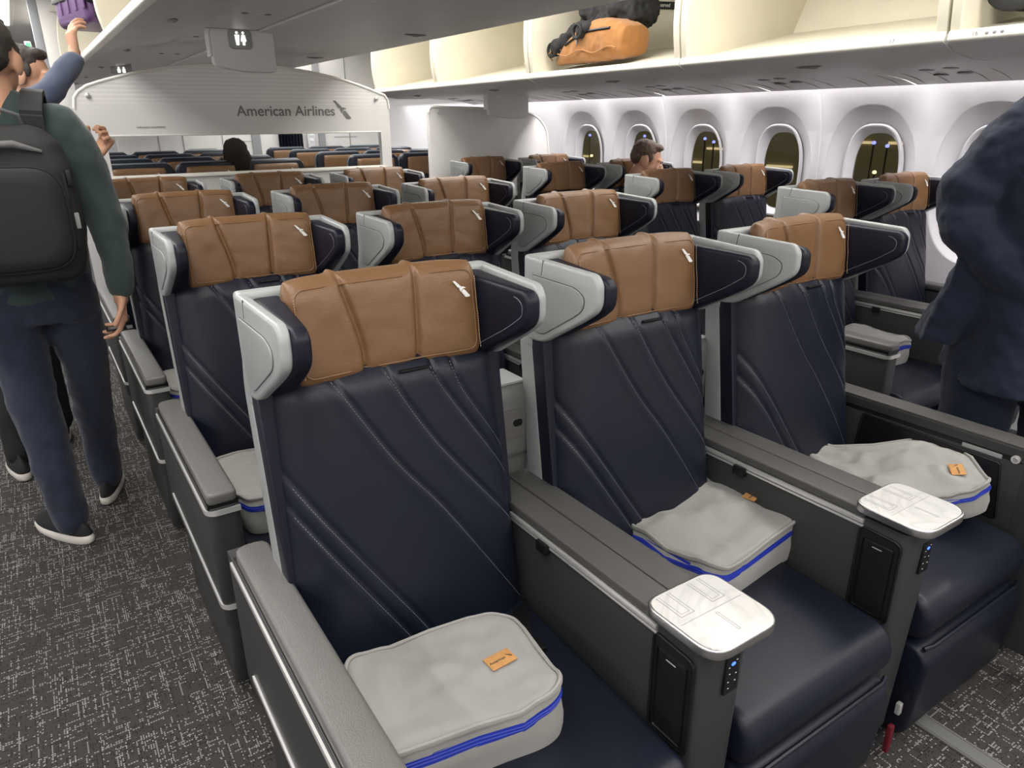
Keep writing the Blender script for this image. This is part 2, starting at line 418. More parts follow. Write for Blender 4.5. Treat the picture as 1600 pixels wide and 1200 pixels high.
def make_seat():
    t = empty('premium_seat')
    prof = rounded([(1.10, .335), (.625, .335), (.588, .352), (.575, .40), (.60, .452), (.70, .462), (1.13, .478)], [0, .02, .03, .04, .05, .05, 0], 6)
    bm = prism(NB(), prof, 'x', -.236, .236, bev=.022, seg=4); link('seat_cushion', bm, NAVY, t, off=OF, auto=50)
    prof = rounded([(.68, .325), (.592, .325), (.566, .29), (.585, .075), (.62, .05), (.68, .06)], [0, .03, .06, .04, .02, 0], 6)
    leg = link('leg_rest', prism(NB(), prof, 'x', -.232, .232, bev=.012, seg=3), NAVY, t, off=OF, auto=50)
    link('piping', tube(NB(), [(-.226, .585, .328), (-.2, .577, .330), (.2, .577, .330), (.226, .585, .328)], .0055), NAVY, leg, off=OF)
    link('seat_base', box(NB(), -.2, .2, .70, 1.22, .0, .335, .01), DARK, t, off=OF)
    back = link('backrest', backrest_bm(), NAVY, t, off=OF, auto=60)
    link('stitching', stitches_bm(), STITCH, back, off=OF)
    sh = NB()
    yz = rounded([(by(.30) + .06, .30), (by(.3) + .18, .30), (1.30, 1.02), (1.275, 1.10), (by(1.1) + .080, 1.10), (by(.6) + .090, .6)], [.02, .03, .03, .02, 0, 0], 4)
    prism(sh, yz, 'x', -.250, .250, bev=.010, seg=3)
    link('backrest_shell', sh, GREY2, t, off=OF)
    gs = NB(); prism(gs, [(by(.42) + .055, .42), (by(.42) + .10, .42), (by(1.06) + .10, 1.06), (by(1.06) + .045, 1.06)], 'x', -.249, .249, bev=.006, seg=2); link('backrest_gusset', gs, NAVYD, t, off=OF)
    hs = NB()
    # rear rail of the headrest shell, rounded where it turns into the wings
    box(hs, -.251, .251, 1.240, 1.276, 1.00, 1.206, .010, 3)
    HS = link('headrest_shell', hs, GREY, t, off=OF)
    bk = NB(); box(bk, -.232, .232, 1.226, 1.242, 1.03, 1.188, .004); link('headrest_recess', bk, BLACK, t, off=OF)
    for sg in (-1, 1):
        mt = wing_mtx(sg)
        wg = NB(); prism(wg, wing_outline(), 'x', -.008, .012, bev=.007, seg=3, mtx=mt)
        WG = link('headrest_wing', wg, GREY, t, off=OF)
        pn = NB(); o1 = rounded([(.022, 1.045), (.022, 1.168), (.165, 1.164), (.196, 1.148), (.190, 1.120), (.165, 1.103), (.058, 1.040)], [.004, .004, .02, .02, .02, .02, .02], 5)
        prism(pn, o1, 'x', .0115, .0122, mtx=mt); g = link('panel_gap', pn, GAP, WG, off=OF)
        pn = NB(); c = Vector((.10, 1.105)); o2 = [tuple(c + (Vector(p) - c) * .975) for p in o1]
        prism(pn, o2, 'x', .0115, .0145, bev=.0012, mtx=mt); link('wing_panel', pn, GREY2, WG, off=OF)
        sm = NB(); prism(sm, [(.052, 1.170), (.054, 1.170), (.060, 1.203), (.058, 1.203)], 'x', .0110, .0123, mtx=mt)
        link('wing_seam', sm, GAP, WG, off=OF, smooth=False)
        pd = NB(); prism(pd, [(s_ * .985 + .006, z_ * .96 + .0446) for s_, z_ in wing_outline(.001, 1.200, .006)], 'x', -.036, -.006, bev=.009, seg=4)
        for v in pd.verts:
            v.co.x -= .030 * max(0, 1 - v.co.y / .225) * max(0, min(1, (-.006 - v.co.x) / .02))
        pd.transform(mt)
        wp = link('wing_pad', pd, NAVYD, t, off=OF)
        st = NB(); ol = wing_outline(.014, 1.196, .004); ol = ol[len(ol) // 6:]
        tube(st, [mt @ Vector((-.0362 - .030 * max(0, 1 - a / .225), a, b)) for a, b in ol if a > .06], .0007, n=4); link('pad_stitching', st, STITCH, wp, off=OF)
    pl = NB(); cushion(pl, .188, .095, .074, pfront, nu=240, nv=110, zc=1.131)
    for v in pl.verts:   # gathers where the seams meet the edge
        for x0, zt in ((-.09, 1), (.060, 1), (-.058, -1), (.046, -1)):
            if (v.co.z - 1.131) * zt > .07: v.co.z += zt * .004 * exp(-((v.co.x - x0) / .008) ** 2)
    PL = link('headrest_cushion', pl, TAN, t, off=OF, auto=70)
    ps = NB()
    for s_ in (-1, 1):
        ln = [(s_ * .1755, z) for z in [1.06 + i * .0045 for i in range(32)]]
        for i in range(0, 31):
            x, z = ln[i]; tube(ps, [(x, pfront(x, z - 1.131) + .004, z), (x, pfront(x, z - 1.131) + .004, z + .0028)], .0008, n=4)
    link('cushion_stitching', ps, STITCHT, PL, off=OF)
    pp = NB()
    ol = rounded([(-.172, 1.056), (-.172, 1.210), (.172, 1.210), (.172, 1.056)], .02, 6)
    ol = [p for a, b in zip(ol, ol[1:] + ol[:1]) for p in [(a[0] + (b[0] - a[0]) * i / 10, a[1] + (b[1] - a[1]) * i / 10) for i in range(10)]]
    def pk_(x, z): return max(0, (1 - min(1, abs(x) / .188) ** 8) * (1 - min(1, abs(z - 1.131) / .095) ** 6)) ** .42
    tube(pp, [(x, pfront(x, z - 1.131) + (1 - pk_(x, z)) * .037 + .0002, z) for x, z in ol], .0016, n=6, closed=True)
    link('cushion_piping', pp, TAN, PL, off=OF)
    e = emblem(PL, 'emblem', WHITE, .037, lambda x, z, y: (.127 + x, pfront(.145, 1.175 - 1.131) - .0002 - .0022 * y - Y0 - (x - .018) * .04, 1.159 + z))
    for q in list(t.children):
        if q.name.startswith('headrest') or q.name.startswith('wing_pad'): q.location.z = -.006
    bt = NB(); cyl(bt, (-.222, 1.150, 1.226 - .005), .006, .006, 'y'); link('screw', bt, SILV, t, off=OF)
    tr = NB(); box(tr, .0, .06, 1.152, 1.162, 1.034, 1.037, .001); link('adjuster_slot', tr, BLACK, t, off=OF)
    return t

# shared console between two seats (origin at its centre on the floor)
def make_console():
    t = empty('seat_console')
    prof = rounded([(1.40, .10), (1.40, .62), (1.33, .675), (.600, .675), (.598, .50), (.612, .14), (.66, .08)], [0, 0, .01, .0, .0, .05, .03], 5)
    b = prism(NB(), rounded([(-.060, .598), (.060, .598), (.060, 1.38), (-.060, 1.38)], [.03, .03, 0, 0], 6), 'z', .10, .664, bev=.002)
    for v in b.verts:
        if v.co.z < .2: v.co.y += .02
    link('console_body', b, DARK, t, off=OF, auto=35)
    for x0, x1 in ((-.064, -.0015), (.0015, .064)):
        link('console_lid', box(NB(), x0, x1, .70, 1.27, .664, .684, .004, 3), LID, t, off=OF)
    for sg in (-1, 1):
        tr = NB(); box(tr, sg * .063 - .004, sg * .063 + .004, .70, 1.25, .650, .661, .0025); s1 = link('silver_trim', tr, SILV, t, off=OF)
        tr = NB(); box(tr, sg * .062 - .003, sg * .062 + .003, .70, 1.25, .641, .647, .0015); link('trim_bead', tr, SILV, s1, off=OF)
    tb = NB(); box(tb, -.075, -.0615, 1.01, 1.045, .628, .652, .003); link('pull_tab', tb, BLACK, t, off=OF)
    # cocktail table
    ol = rounded([(-.082, .560), (.086, .560), (.086, .725), (-.082, .725)], [.045, .045, .035, .035], 8)
    rim = link('table_rim', prism(NB(), ol, 'z', .680, .700, bev=.004, seg=3), CHROME, t, off=OF, auto=50)
    c = Vector((.002, .642)); o2 = [tuple(c + Vector(((p[0] - c.x) * .945, (p[1] - c.y) * .945))) for p in ol]
    top = link('table_top', prism(NB(), o2, 'z', .697, .7008, bev=.0006), MARBLE, t, off=OF, auto=50)
    ln = NB()
    def bar(x0, x1, y0, y1): box(ln, x0, x1, y0, y1, .7006, .7012)
    for x0 in (-.056, .018):
        bar(x0, x0 + .0015, .655, .715); bar(x0 + .030, x0 + .0315, .655, .715); bar(x0, x0 + .0315, .655, .6565)
        bar(x0 + .006, x0 + .007, .661, .715); bar(x0 + .0245, x0 + .0255, .661, .715); bar(x0 + .006, x0 + .0255, .661, .662)
    bar(.0, .0012, .585, .632); bar(.0045, .0057, .585, .632); bar(0, .0057, .584, .5852); bar(0, .0057, .632, .6332)
    link('table_lines', ln, MARK, top, off=OF, smooth=False)
    lz = NB(); box(lz, -.070, .074, .641, .6425, .7003, .7011); link('fold_line', lz, MARK, top, off=OF, smooth=False)
    # handset pocket on the side facing the left seat
    ol = rounded([(.614, .44), (.614, .640), (.706, .644), (.706, .44)], .016, 6)
    pk = link('handset_pocket', prism(NB(), ol, 'x', -.0625, -.059, bev=.0015), BLACK, t, off=OF)
    fr = NB(); tube(fr, [(-.0628, a, b) for a, b in ol], .0028, n=6, closed=True); link('pocket_frame', fr, BLACK, pk, off=OF)
    hs = NB(); box(hs, -.0655, -.061, .626, .694, .450, .622, .006, 3); h = link('handset', hs, BLACK, pk, off=OF)
    hl = NB(); box(hl, -.0665, -.065, .650, .672, .607, .609, .0004); link('handset_slot', hl, SILV, h, off=OF)
    # control panel on the front
    cp = NB(); box(cp, -.004, .030, .5955, .6015, .556, .632, .002); cpo = link('control_panel', cp, BLACK, t, off=OF)
    ic = NB(); ell(ic, (.013, .5950, .617), (.0055, .0012, .0035), u=12, v=8); link('blue_light', ic, LEDB, cpo, off=OF)
    ic = NB()
    for x, z in ((.004, .612), (.022, .622), (.006, .598), (.022, .594), (.004, .582), (.021, .579), (.006, .568)): box(ic, x - .0016, x + .0016, .5950, .5958, z - .0004, z + .0004)
    link('button_marks', ic, LEDW, cpo, off=OF, smooth=False)
    # raised outlet box behind the lids
    ob = NB(); prism(ob, rounded([(1.285, .60), (1.285, .715), (1.275, .73), (1.27, .88), (1.285, .905), (1.38, .905), (1.38, .60)], [.0, .01, .01, .015, .015, .02, 0], 4), 'x', -.066, .066, bev=.004)
    O = link('outlet_box', ob, BOX, t, off=OF)
    ot = NB(); box(ot, -.063, .063, 1.283, 1.378, .902, .908, .002); link('box_lid', ot, GREY, O, off=OF)
    of = NB(); prism(of, rounded([(-.050, .775), (.052, .775), (.052, .845), (-.050, .845)], .008, 4), 'y', 1.2688, 1.274); F = link('outlet_panel', of, PAD, O, off=OF)
    for x in (-.03, .032):
        so = NB(); prism(so, rounded([(x - .012, .803), (x + .012, .803), (x + .012, .819), (x - .012, .819)], .0075, 5), 'y', 1.2665, 1.270); link('socket', so, BLACK, F, off=OF)
    return t

def arm_parts(t, sg, flat=False):
    """sg -1: armrest on the seat's left (aisle to the left). x measured from the armrest's centre, outer side = sg"""
    W_ = .037
    pts = rounded([(.632, .33), (.622, .632), (1.36, .632), (1.42, .33)], [.03, 0, 0, 0], 5)
    b = prism(NB(), rounded([(-W_, .630), (W_, .630), (W_, 1.40), (-W_, 1.40)], [.020, .020, 0, 0], 6), 'z', .30, .630, bev=.001)
    link('armrest_body', b, DARK, t, off=OF, auto=40)
    b = prism(NB(), rounded([(-W_ + .012, .665), (W_ - .008, .665), (W_ - .008, 1.30), (-W_ + .012, 1.30)], [.03, .03, 0, 0], 6), 'z', .03, .31, bev=.001)
    for v in b.verts:
        if v.co.z < .1 and v.co.y < 1: v.co.y += .08
    link('armrest_base', b, DARK, t, off=OF, auto=40)
    ol = rounded([(-W_ + .003, .628), (W_ - .003, .628), (W_ - .003, 1.345), (-W_ + .003, 1.345)], [.016, .016, .03, .03], 6)
    link('armrest_pad', prism(NB(), ol, 'z', .638, .668, bev=.009, seg=4), LID if flat else PAD, t, off=OF, auto=50)
    x = sg * W_
    def strip(z, y1, hgt, nm):
        path = [(x + sg * .001, y1), (x + sg * .001, .655)] + [(x + sg * .001 - sg * .024 * (1 - cos(a)), .655 - .026 * sin(a)) for a in [i * pi / 12 for i in range(1, 7)]] + [(-x, .629)]
        bm = NB(); out = [Vector((a, b)) for a, b in path]; rows = []
        for i, p in enumerate(out):
            d = (out[min(i + 1, len(out) - 1)] - out[max(i - 1, 0)]).normalized(); n = Vector((-d.y, d.x)) * (-sg) * .0035 * -1
            zz = z + (hgt * .0)
            rows.append([(p.x + n.x, p.y + n.y, zz), (p.x + n.x, p.y + n.y, zz + hgt), (p.x - n.x, p.y - n.y, zz + hgt), (p.x - n.x, p.y - n.y, zz)])
        loft(bm, rows); return link(nm, bm, SILV, t, off=OF, auto=50)
    strip(.612, 1.36, .013, 'upper_trim'); strip(.350, 1.32, .013, 'lower_trim')
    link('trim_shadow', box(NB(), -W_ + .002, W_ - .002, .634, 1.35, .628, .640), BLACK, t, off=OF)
    return t

seat0 = make_seat(); con0 = make_console(); armL0 = arm_parts(empty('aisle_armrest'), -1); armR0 = arm_parts(empty('aisle_armrest'), 1)
used = {}
def place(src, x, row, label, cat, group, dy=0, n=None):
    k = src.name
    o = src if k not in used else copy_tree(src)
    used[k] = 1
    o.location = (x, Y0 + P * row + dy, 0); tag(o, label, cat, group); return o
ROWN = ['nearest row', 'second row', 'third row', 'fourth row']
ROWR = ['nearest window-side row', 'second window-side row', 'third window-side row', 'farthest window-side row']
COLN = ['left seat beside the left aisle', 'middle seat of three', 'right seat beside the right aisle']
COLR = ['seat beside the aisle', 'seat by the windows']
extra = {(0, 0): ', grey zip bag with blue zip and cork tag on its cushion', (1, 0): ', grey bag lying flat on its cushion', (2, 0): ', crumpled grey bag propped on it'}
for r in range(4):
    for c in range(3):
        place(seat0, SX[c], r, f'navy leather seat with brown headrest, {ROWN[r]}, {COLN[c]}', 'seat', 'seats in the middle block')
    for c in range(2):
        place(con0, SX[c] + .305, r, f'dark console with white table top between the {"left and middle" if c == 0 else "middle and right"} seats, {ROWN[r]}', 'console', 'consoles in the middle block')
    place(armL0, SX[0] - .273, r, f'grey padded armrest with silver trim along the left aisle, {ROWN[r]}', 'armrest', 'armrests along the left aisle')
    place(armR0, SX[2] + .300, r, f'armrest of the middle block along the right aisle, {ROWN[r]}', 'armrest', 'middle block armrests along the right aisle')
    for c in range(2):
        place(seat0, RX[c], r, f'navy seat with brown headrest, {ROWR[r]}, {COLR[c]}', 'seat', 'seats in the window block', dy=RY)
    place(con0, RX[0] + .305, r, f'console between the two window-side seats, {ROWR[r]}', 'console', 'window block consoles', dy=RY)
    place(armL0, RX[0] - .30, r, f'armrest of the window block along the right aisle, {ROWR[r]}', 'armrest', 'window block armrests along the right aisle', dy=RY)
    place(armR0, RX[1] + .275, r, f'narrow armrest between window seat and cabin wall, {ROWR[r]}', 'armrest', 'armrests along the cabin wall', dy=RY)
# front-row right armrest carries the tray stowage: recess, latch, button
fr = [o for o in C.objects if o.get('label', '').startswith('armrest of the middle block along the right aisle, nearest row')][0]
g = NB(); ol = rounded([(.68, .46), (.70, .615), (1.085, .628), (1.10, .46)], .008, 4); prism(g, ol, 'x', -.040, -.0365, bev=.001); tube(g, [(-.0395, a, b) for a, b in ol], .003, n=6, closed=True)
link('tray_recess', g, BLACK, fr, off=OF)
g = NB(); box(g, -.0405, -.037, .700, .800, .628, .640, .003); link('tray_latch', g, GREY2, fr, off=OF)
g = NB(); cyl(g, (.668, .640, -.044), .0105, .008, 'x'); bt = link('release_button', g, SILV, fr, off=OF)
g = NB(); cyl(g, (.668, .640, -.046), .006, .003, 'x'); link('button_centre', g, CHROME, bt, off=OF)
g = NB(); box(g, -.0368, .0365, .40, 1.345, .640, .672, .006, 3); box(g, -.0368, .0365, .40, .66, .10, .645, .01, 3); link('armrest_front_box', g, DARK, fr, off=OF)
g = NB(); box(g, -.036, .036, .40, 1.35, .671, .676, .002); link('armrest_cap', g, LID, fr, off=OF)
for s_, lab in (('seat_console', None),):
    co = [o for o in C.objects if o.get('label', '').startswith('dark console with white table top between the middle and right seats, nearest')][0]
    g = NB(); box(g, .045, .062, .60, .612, .02, .10, .003); link('red_pull_strap', g, mat('red_strap', (.12, .004, .012), .6), co, off=OF)
    g = NB(); box(g, .050, .064, .594, .606, .14, .172, .003); link('silver_clip', g, SILV, co, off=OF)

# ------------------------------------------------------------------ amenity bags
def bag(name, cx, cy, z, sx, sy, h, rz, label, seed, tilt=(0, 0), tagpos=(.55, -.25), droop=.0, crump=.01, tagrot=0):
    t = empty(name, (cx, cy, z), radians(rz), label, 'bag', 'grey zip bags on the seats')
    t.rotation_euler = (radians(tilt[0]), radians(tilt[1]), radians(rz))
    n = 96; m = 26
    def out(a, k=1.0):
        c, s = cos(a), sin(a); e = 2 / 7.0
        return (sx / 2 * k * (abs(c) ** e) * (1 if c > 0 else -1), sy / 2 * k * (abs(s) ** e) * (1 if s > 0 else -1))
    def topz(x, y):
        u, v = x / (sx / 2), y / (sy / 2)
        return h * (1 - droop * (.5 - .5 * u)) - droop * .35 * h * max(0, v) + crump * 1.3 * noise.noise(Vector((x * 9 + seed, y * 9, seed))) + crump * .5 * noise.noise(Vector((x * 24, y * 24 + seed, seed * 2))) + h * .10 * (1 - u * u) * (1 - v * v)
    def wall(a, f):
        x, y = out(a); k = 1 + .03 * sin(f * pi) + crump * 2.2 * noise.noise(Vector((x * 14, y * 14, f * 3 + seed))) * (f < .95)
        return Vector((x * k, y * k, f * topz(x, y)))
    bm = NB(); rings = []
    for f in (0, .1, .25, .4, .55, .66): rings.append([wall(2 * pi * i / n, f) for i in range(n)])
    rings.insert(0, [Vector((p.x * .93, p.y * .93, .002)) for p in rings[0]])
    loft(bm, rings); link('bag_body', bm, BAG, t, auto=70)
    bm = NB(); rings = []
    for f in (.80, .92, .97): rings.append([wall(2 * pi * i / n, f) for i in range(n)])
    for k in range(1, m):
        q = 1 - k / m; R = []
        for i in range(n):
            x, y = out(2 * pi * i / n, .985 * q); R.append(Vector((x, y, topz(x, y) + .004)))
        rings.append(R)
    loft(bm, rings); link('bag_lid', bm, BAG, t, auto=70)
    bm = NB(); tube(bm, [wall(2 * pi * i / n, .96) * 1.0 + Vector((0, 0, .004)) for i in range(n)], .0042, n=8, closed=True, flat=1.5); link('edge_binding', bm, BAG, t)
    bm = NB()
    loft(bm, [[wall(2 * pi * i / n, f) * 1.0 for i in range(n)] for f in (.64, .66, .73, .80, .82)]); z1 = link('zip', bm, BLUE, t)
    bm = NB()
    for f in (.70, .755): tube(bm, [wall(2 * pi * i / n, f) for i in range(n)], .0016, n=5, closed=True)
    link('zip_teeth', bm, BLUE, z1)
    if tagpos:
        u, v = tagpos; x0, y0 = u * sx / 2, v * sy / 2
        bm = NB(); R2 = Matrix.Rotation(radians(tagrot), 2)
        box(bm, -.026, .026, -.0165, .0165, 0, .0020, .0004)
        def sit(o):
            pass
        zt = max(topz(x0 + a, y0 + b) for a in (-.026, 0, .026) for b in (-.016, 0, .016)) + .0030
        tg = link('cork_tag', bm, CORK, t); tg.location = (x0, y0, zt); tg.rotation_euler = (0, 0, radians(tagrot))
        text_mesh('lettering', 'American', .0086, INK, (-.0065, -.001, .0022), (0, 0, 0), tg, .0001, bold=.0001)
        bm = NB()
        for poly in EMB: prism(bm, [(a * .010 + .0135, b * .010 - .005) for a, b in poly], 'z', .0019, .0025)
        link('emblem', bm, INK, tg, smooth=False)
    return t
bag('grey_zip_bag', .450, .888, .458, .335, .245, .108, -9, 'grey canvas zip bag with blue zip and cork tag on the nearest left seat', 1, tagpos=(.52, -.12), droop=.06, crump=.018, tagrot=12)
bag('grey_zip_bag', 1.252, 1.000, .468, .385, .285, .100, 6, 'flat grey canvas bag with cork tag on the nearest middle seat', 4, tilt=(2, 0), tagpos=(.60, -.12), droop=.12, crump=.018, tagrot=10)
bag('grey_zip_bag', 1.835, .885, .492, .40, .29, .085, -42, 'crumpled grey bag with small cork tag on the nearest right seat', 9, tilt=(4, -11), tagpos=(.70, -.45), droop=.1, crump=.026, tagrot=80)
bag('grey_zip_bag', .455, 1.865, .465, .33, .30, .090, 8, 'grey bag with blue zip on the second-row seat by the left aisle', 13, tagpos=None, droop=-.1, crump=.016)
bag('grey_zip_bag', .440, 2.86, .465, .30, .28, .085, 0, 'half-hidden grey bag on the third-row seat by the left aisle', 17, tagpos=None, crump=.014)
bag('grey_zip_bag', 2.93, 1.66, .468, .32, .28, .10, -4, 'pale grey bag with blue zip on the nearest window-side aisle seat', 21, tagpos=None, crump=.016)
# seat belt on the nearest left seat
t = empty('seat_belt', (.655, .985, .466), 0, 'black seat belt buckle and webbing on the nearest left seat beside the console', 'seat belt')
g = NB(); loft(g, [[(x, y, z), (x + .045, y + .01, z), (x + .045, y + .01, z + .003), (x, y, z + .003)] for x, y, z in ((.05, .10, -.0), (.035, .07, .012), (.01, .03, .016), (-.01, -.01, .012), (-.02, -.03, .004))])
link('webbing', g, BLACK, t)
g = NB(); box(g, -.025, .035, -.055, -.015, .0, .016, .004, 3); link('buckle', g, BLACK, t)
# ------------------------------------------------------------------ cabin shell
YA, YB = -2.2, 12.0
GLOW = mat('added_ceiling_glow', (.9, .9, .88), .5, emit=((1, .98, .95), 1.6))  # emission that imitates a white ceiling washed by cove light
g = NB(); box(g, -1.75, 4.0, YA, YB, -.05, 0); struct('floor', g, CARPET, smooth=False)
def wx(z):   # inner face of the right sidewall
    return 3.88 - .55 * max(0, z - 1.25) ** 2
WP = .617; WY = [2.335 + WP * k for k in range(-2, 5)]
ZW = 1.165
def se(a, rx, rz, p):
    c, s = cos(a), sin(a); e = 2 / p
    return (rx * abs(c) ** e * (1 if c > 0 else -1), rz * abs(s) ** e * (1 if s > 0 else -1))
def window_bay(yc):
    """wall panel one window wide with the moulded oval recess; returns bmesh"""
    bm = NB(); n = 72; rings = []
    z0, z1 = .0, 1.80
    R = []
    for i in range(n):
        a = 2 * pi * (i + .5) / n; c, s = cos(a), sin(a)
        hy = WP / 2; up_, dn = z1 - ZW, ZW - z0
        k = min(hy / abs(c) if abs(c) > 1e-6 else 9, (up_ / s if s > 0 else (dn / -s if s < 0 else 9)))
        y, z = c * k, s * k; R.append((wx(ZW + z), yc + y, ZW + z))
    for sy_ in (-1, 1):
        for zc in (z0, z1):
            cpt = Vector((wx(zc), yc + sy_ * WP / 2, zc)); j = min(range(n), key=lambda q: (Vector(R[q]) - cpt).length); R[j] = tuple(cpt)
    rings.append(R)
    def ring(ry, ru, rd, p, depth, shift=0):
        out = []
        for i in range(n):
            a = 2 * pi * (i + .5) / n; y, z = se(a, ry, ru if sin(a) > 0 else rd, p)
            out.append((wx(ZW + z) + depth, yc + y + shift, ZW + z))
        return out
    rings.append(ring(.262, .375, .40, 2.35, 0)); rings.append(ring(.256, .369, .394, 2.35, .003))
    rings.append(ring(.252, .362, .388, 2.35, .010)); rings.append(ring(.215, .30, .33, 2.4, .045)); rings.append(ring(.172, .272, .30, 2.6, .060))
    loft(bm, rings, cap=False); return bm
def inner_frame(yc):
    bm = NB(); n = 72
    def ring(ry, ru, p, depth):
        out = []
        for i in range(n):
            a = 2 * pi * (i + .5) / n; y, z = se(a, ry, ru, p); out.append((3.87 + depth - .30 * max(0, z) ** 2, yc + y, ZW + z - .005 * 0))
        return out
    loft(bm, [ring(.176, .276, 2.6, .060), ring(.170, .270, 2.6, .050), ring(.160, .262, 2.7, .050), ring(.152, .255, 2.8, .060), ring(.136, .238, 2.8, .078), ring(.126, .226, 2.8, .10)], cap=False)
    return bm
wall = NB()
for yc in WY: merge(wall, window_bay(yc))
ya, yb = WY[0] - WP / 2, WY[-1] + WP / 2
prof = [z * .15 for z in range(0, 13)]
for y0, y1 in ((YA, ya), (yb, YB)):
    rows = [[wall.verts.new((wx(z), y, z)) for z in prof] for y in (y0, y1)]
    for j in range(len(prof) - 1): wall.faces.new((rows[0][j], rows[1][j], rows[1][j + 1], rows[0][j + 1]))
WR = struct('wall_right', wall, PANEL, auto=25)
for k, yc in enumerate(WY):
    if k == 0 and False: continue
    f = link(f'window_{k + 1}', inner_frame(yc), PANEL, auto=60); f['kind'] = 'structure'
    g = NB(); pts = [(yc + se(2 * pi * i / 60, .130, .230, 2.8)[0], ZW + se(2 * pi * i / 60, .130, .230, 2.8)[1]) for i in range(60)]
    prism(g, pts, 'x', 3.962, 3.966); link('window_pane', g, TINT, f, smooth=False)
for y in (2.335 - WP / 2 + WP, 2.335 + 2.5 * WP, 2.335 - 1.5 * WP + 0, 2.335 + 4.5 * WP):
    g = NB(); loft(g, [[(wx(z) - .004, y - .006, z), (wx(z) + .004, y - .006, z), (wx(z) + .004, y + .006, z), (wx(z) - .004, y + .006, z)] for z in [i * .1 for i in range(2, 18)]])
    struct('trim_%d' % (1 + int(y * 10) % 97), g, PANEL)
# left side of the cabin, ceiling, end walls
g = NB(); box(g, -1.75, -1.63, YA, YB, 0, 2.4); struct('wall_left', g, PANEL)
g = NB(); box(g, -1.75, 4.0, YA, YB, 2.40, 2.45); struct('ceiling', g, CEIL)
g = NB(); box(g, -1.75, 4.0, YA - .08, YA, 0, 2.4); struct('wall_front', g, PANEL)
g = NB(); box(g, -1.0, 4.0, 11.2, 11.3, 0, 2.4); struct('wall_back', g, PANEL)
g = NB(); prism(g, [(3.66, 1.76), (4.0, 1.76), (4.0, 1.80), (3.66, 1.80)], 'y', YA, YB); struct('trim_99', g, CEIL)

for k, (x0, x1) in enumerate(((-.42, .20), (2.02, 2.56))):  # added panels; their glow stands in for the cove-lit aisle ceiling
    for j, (y0, y1) in enumerate(((.2, 3.0), (3.1, 5.9), (6.0, 9.0))):
        t = empty('added_glow_panel', ((x0 + x1) / 2, (y0 + y1) / 2, 2.40), 0, f'added glowing panel imitating the cove-lit ceiling over the {"left" if k == 0 else "right"} aisle, {["nearest", "middle", "farthest"][j]} of three', 'ceiling light', 'added aisle glow panels')
        g = NB(); box(g, -(x1 - x0) / 2, (x1 - x0) / 2, -(y1 - y0) / 2, (y1 - y0) / 2, -.03, 0, .01); link('panel_frame', g, CEIL, t)
        g = NB(); box(g, -(x1 - x0) / 2 + .03, (x1 - x0) / 2 - .03, -(y1 - y0) / 2 + .03, (y1 - y0) / 2 - .03, -.034, -.029); link('glow_sheet', g, GLOW, t)
# aft galley wall seen through the divider slot, with door opening and handset
g = NB()
for x0, x1 in ((.9, 2.62), (2.86, 4.0)): box(g, x0, x1, 9.0, 9.06, 0, 2.4)
box(g, 2.62, 2.86, 9.0, 9.06, 2.0, 2.4); struct('wall_aft_galley', g, BULK)
g = NB()
for x in (1.30, 1.55, 1.97, 3.15, 3.50): box(g, x, x + .012, 8.994, 9.0, 0, 2.4)
for x, z in ((1.6, 1.2), (2.0, 1.27), (3.2, 1.18), (3.3, 1.3)): box(g, x, x + .3, 8.995, 9.0, z, z + .008)
struct('trim_70', g, MARK)
g = NB(); box(g, 2.30, 2.40, 8.97, 9.0, 0, 2.4, .01); box(g, 3.10, 3.18, 8.97, 9.0, 0, 2.4, .01); struct('trim_71', g, mat('grey_pillar', (.27, .27, .28), .5))
t = empty('wall_handset', (3.00, 8.95, 1.30), 0, 'white crew handset panel mounted on the far galley wall', 'handset')
g = NB(); box(g, -.05, .05, 0, .05, -.12, .12, .015, 3); link('handset_case', g, PANEL, t)
g = NB(); box(g, -.025, .025, -.01, .0, .02, .05, .004); box(g, -.025, .025, -.01, .0, -.04, -.01, .004); link('handset_display', g, LEDW, t)
g = NB(); n = 30
loft(g, [[(2.60 + .28 * i / n, 8.93 + .02 * sin(i * 1.6), z) for i in range(n + 1)] + [(2.60 + .28 * i / n, 8.945 + .02 * sin(i * 1.6), z) for i in range(n, -1, -1)] for z in (.02, 1.0, 2.0)])
tag(link('door_curtain', g, NAVYD, auto=80), 'dark navy curtain hanging in the far galley doorway', 'curtain')
# left aisle beyond the divider: grey pillar, wall, exit sign
g = NB(); box(g, .27, .33, 6.9, 7.0, 0, 2.4, .01); struct('trim_72', g, mat('grey_pillar_b', (.30, .31, .33), .5))
g = NB(); box(g, .33, .47, 6.9, 6.95, 0, 2.4, .004); struct('wall_aft_closet', g, BULK)
t = empty('exit_sign', (.22, 6.9, 2.03), 0, 'small green exit sign above the left aisle', 'sign'); g = NB(); box(g, -.022, .022, -.01, .01, -.03, .03, .004); link('sign_case', g, CEIL, t)
g = NB(); box(g, -.014, .014, -.0135, -.009, -.018, .018, .001); link('sign_light', g, mat('green_sign', (.1, .6, .2), .4, emit=((.1, .8, .25), 1.0)), t)

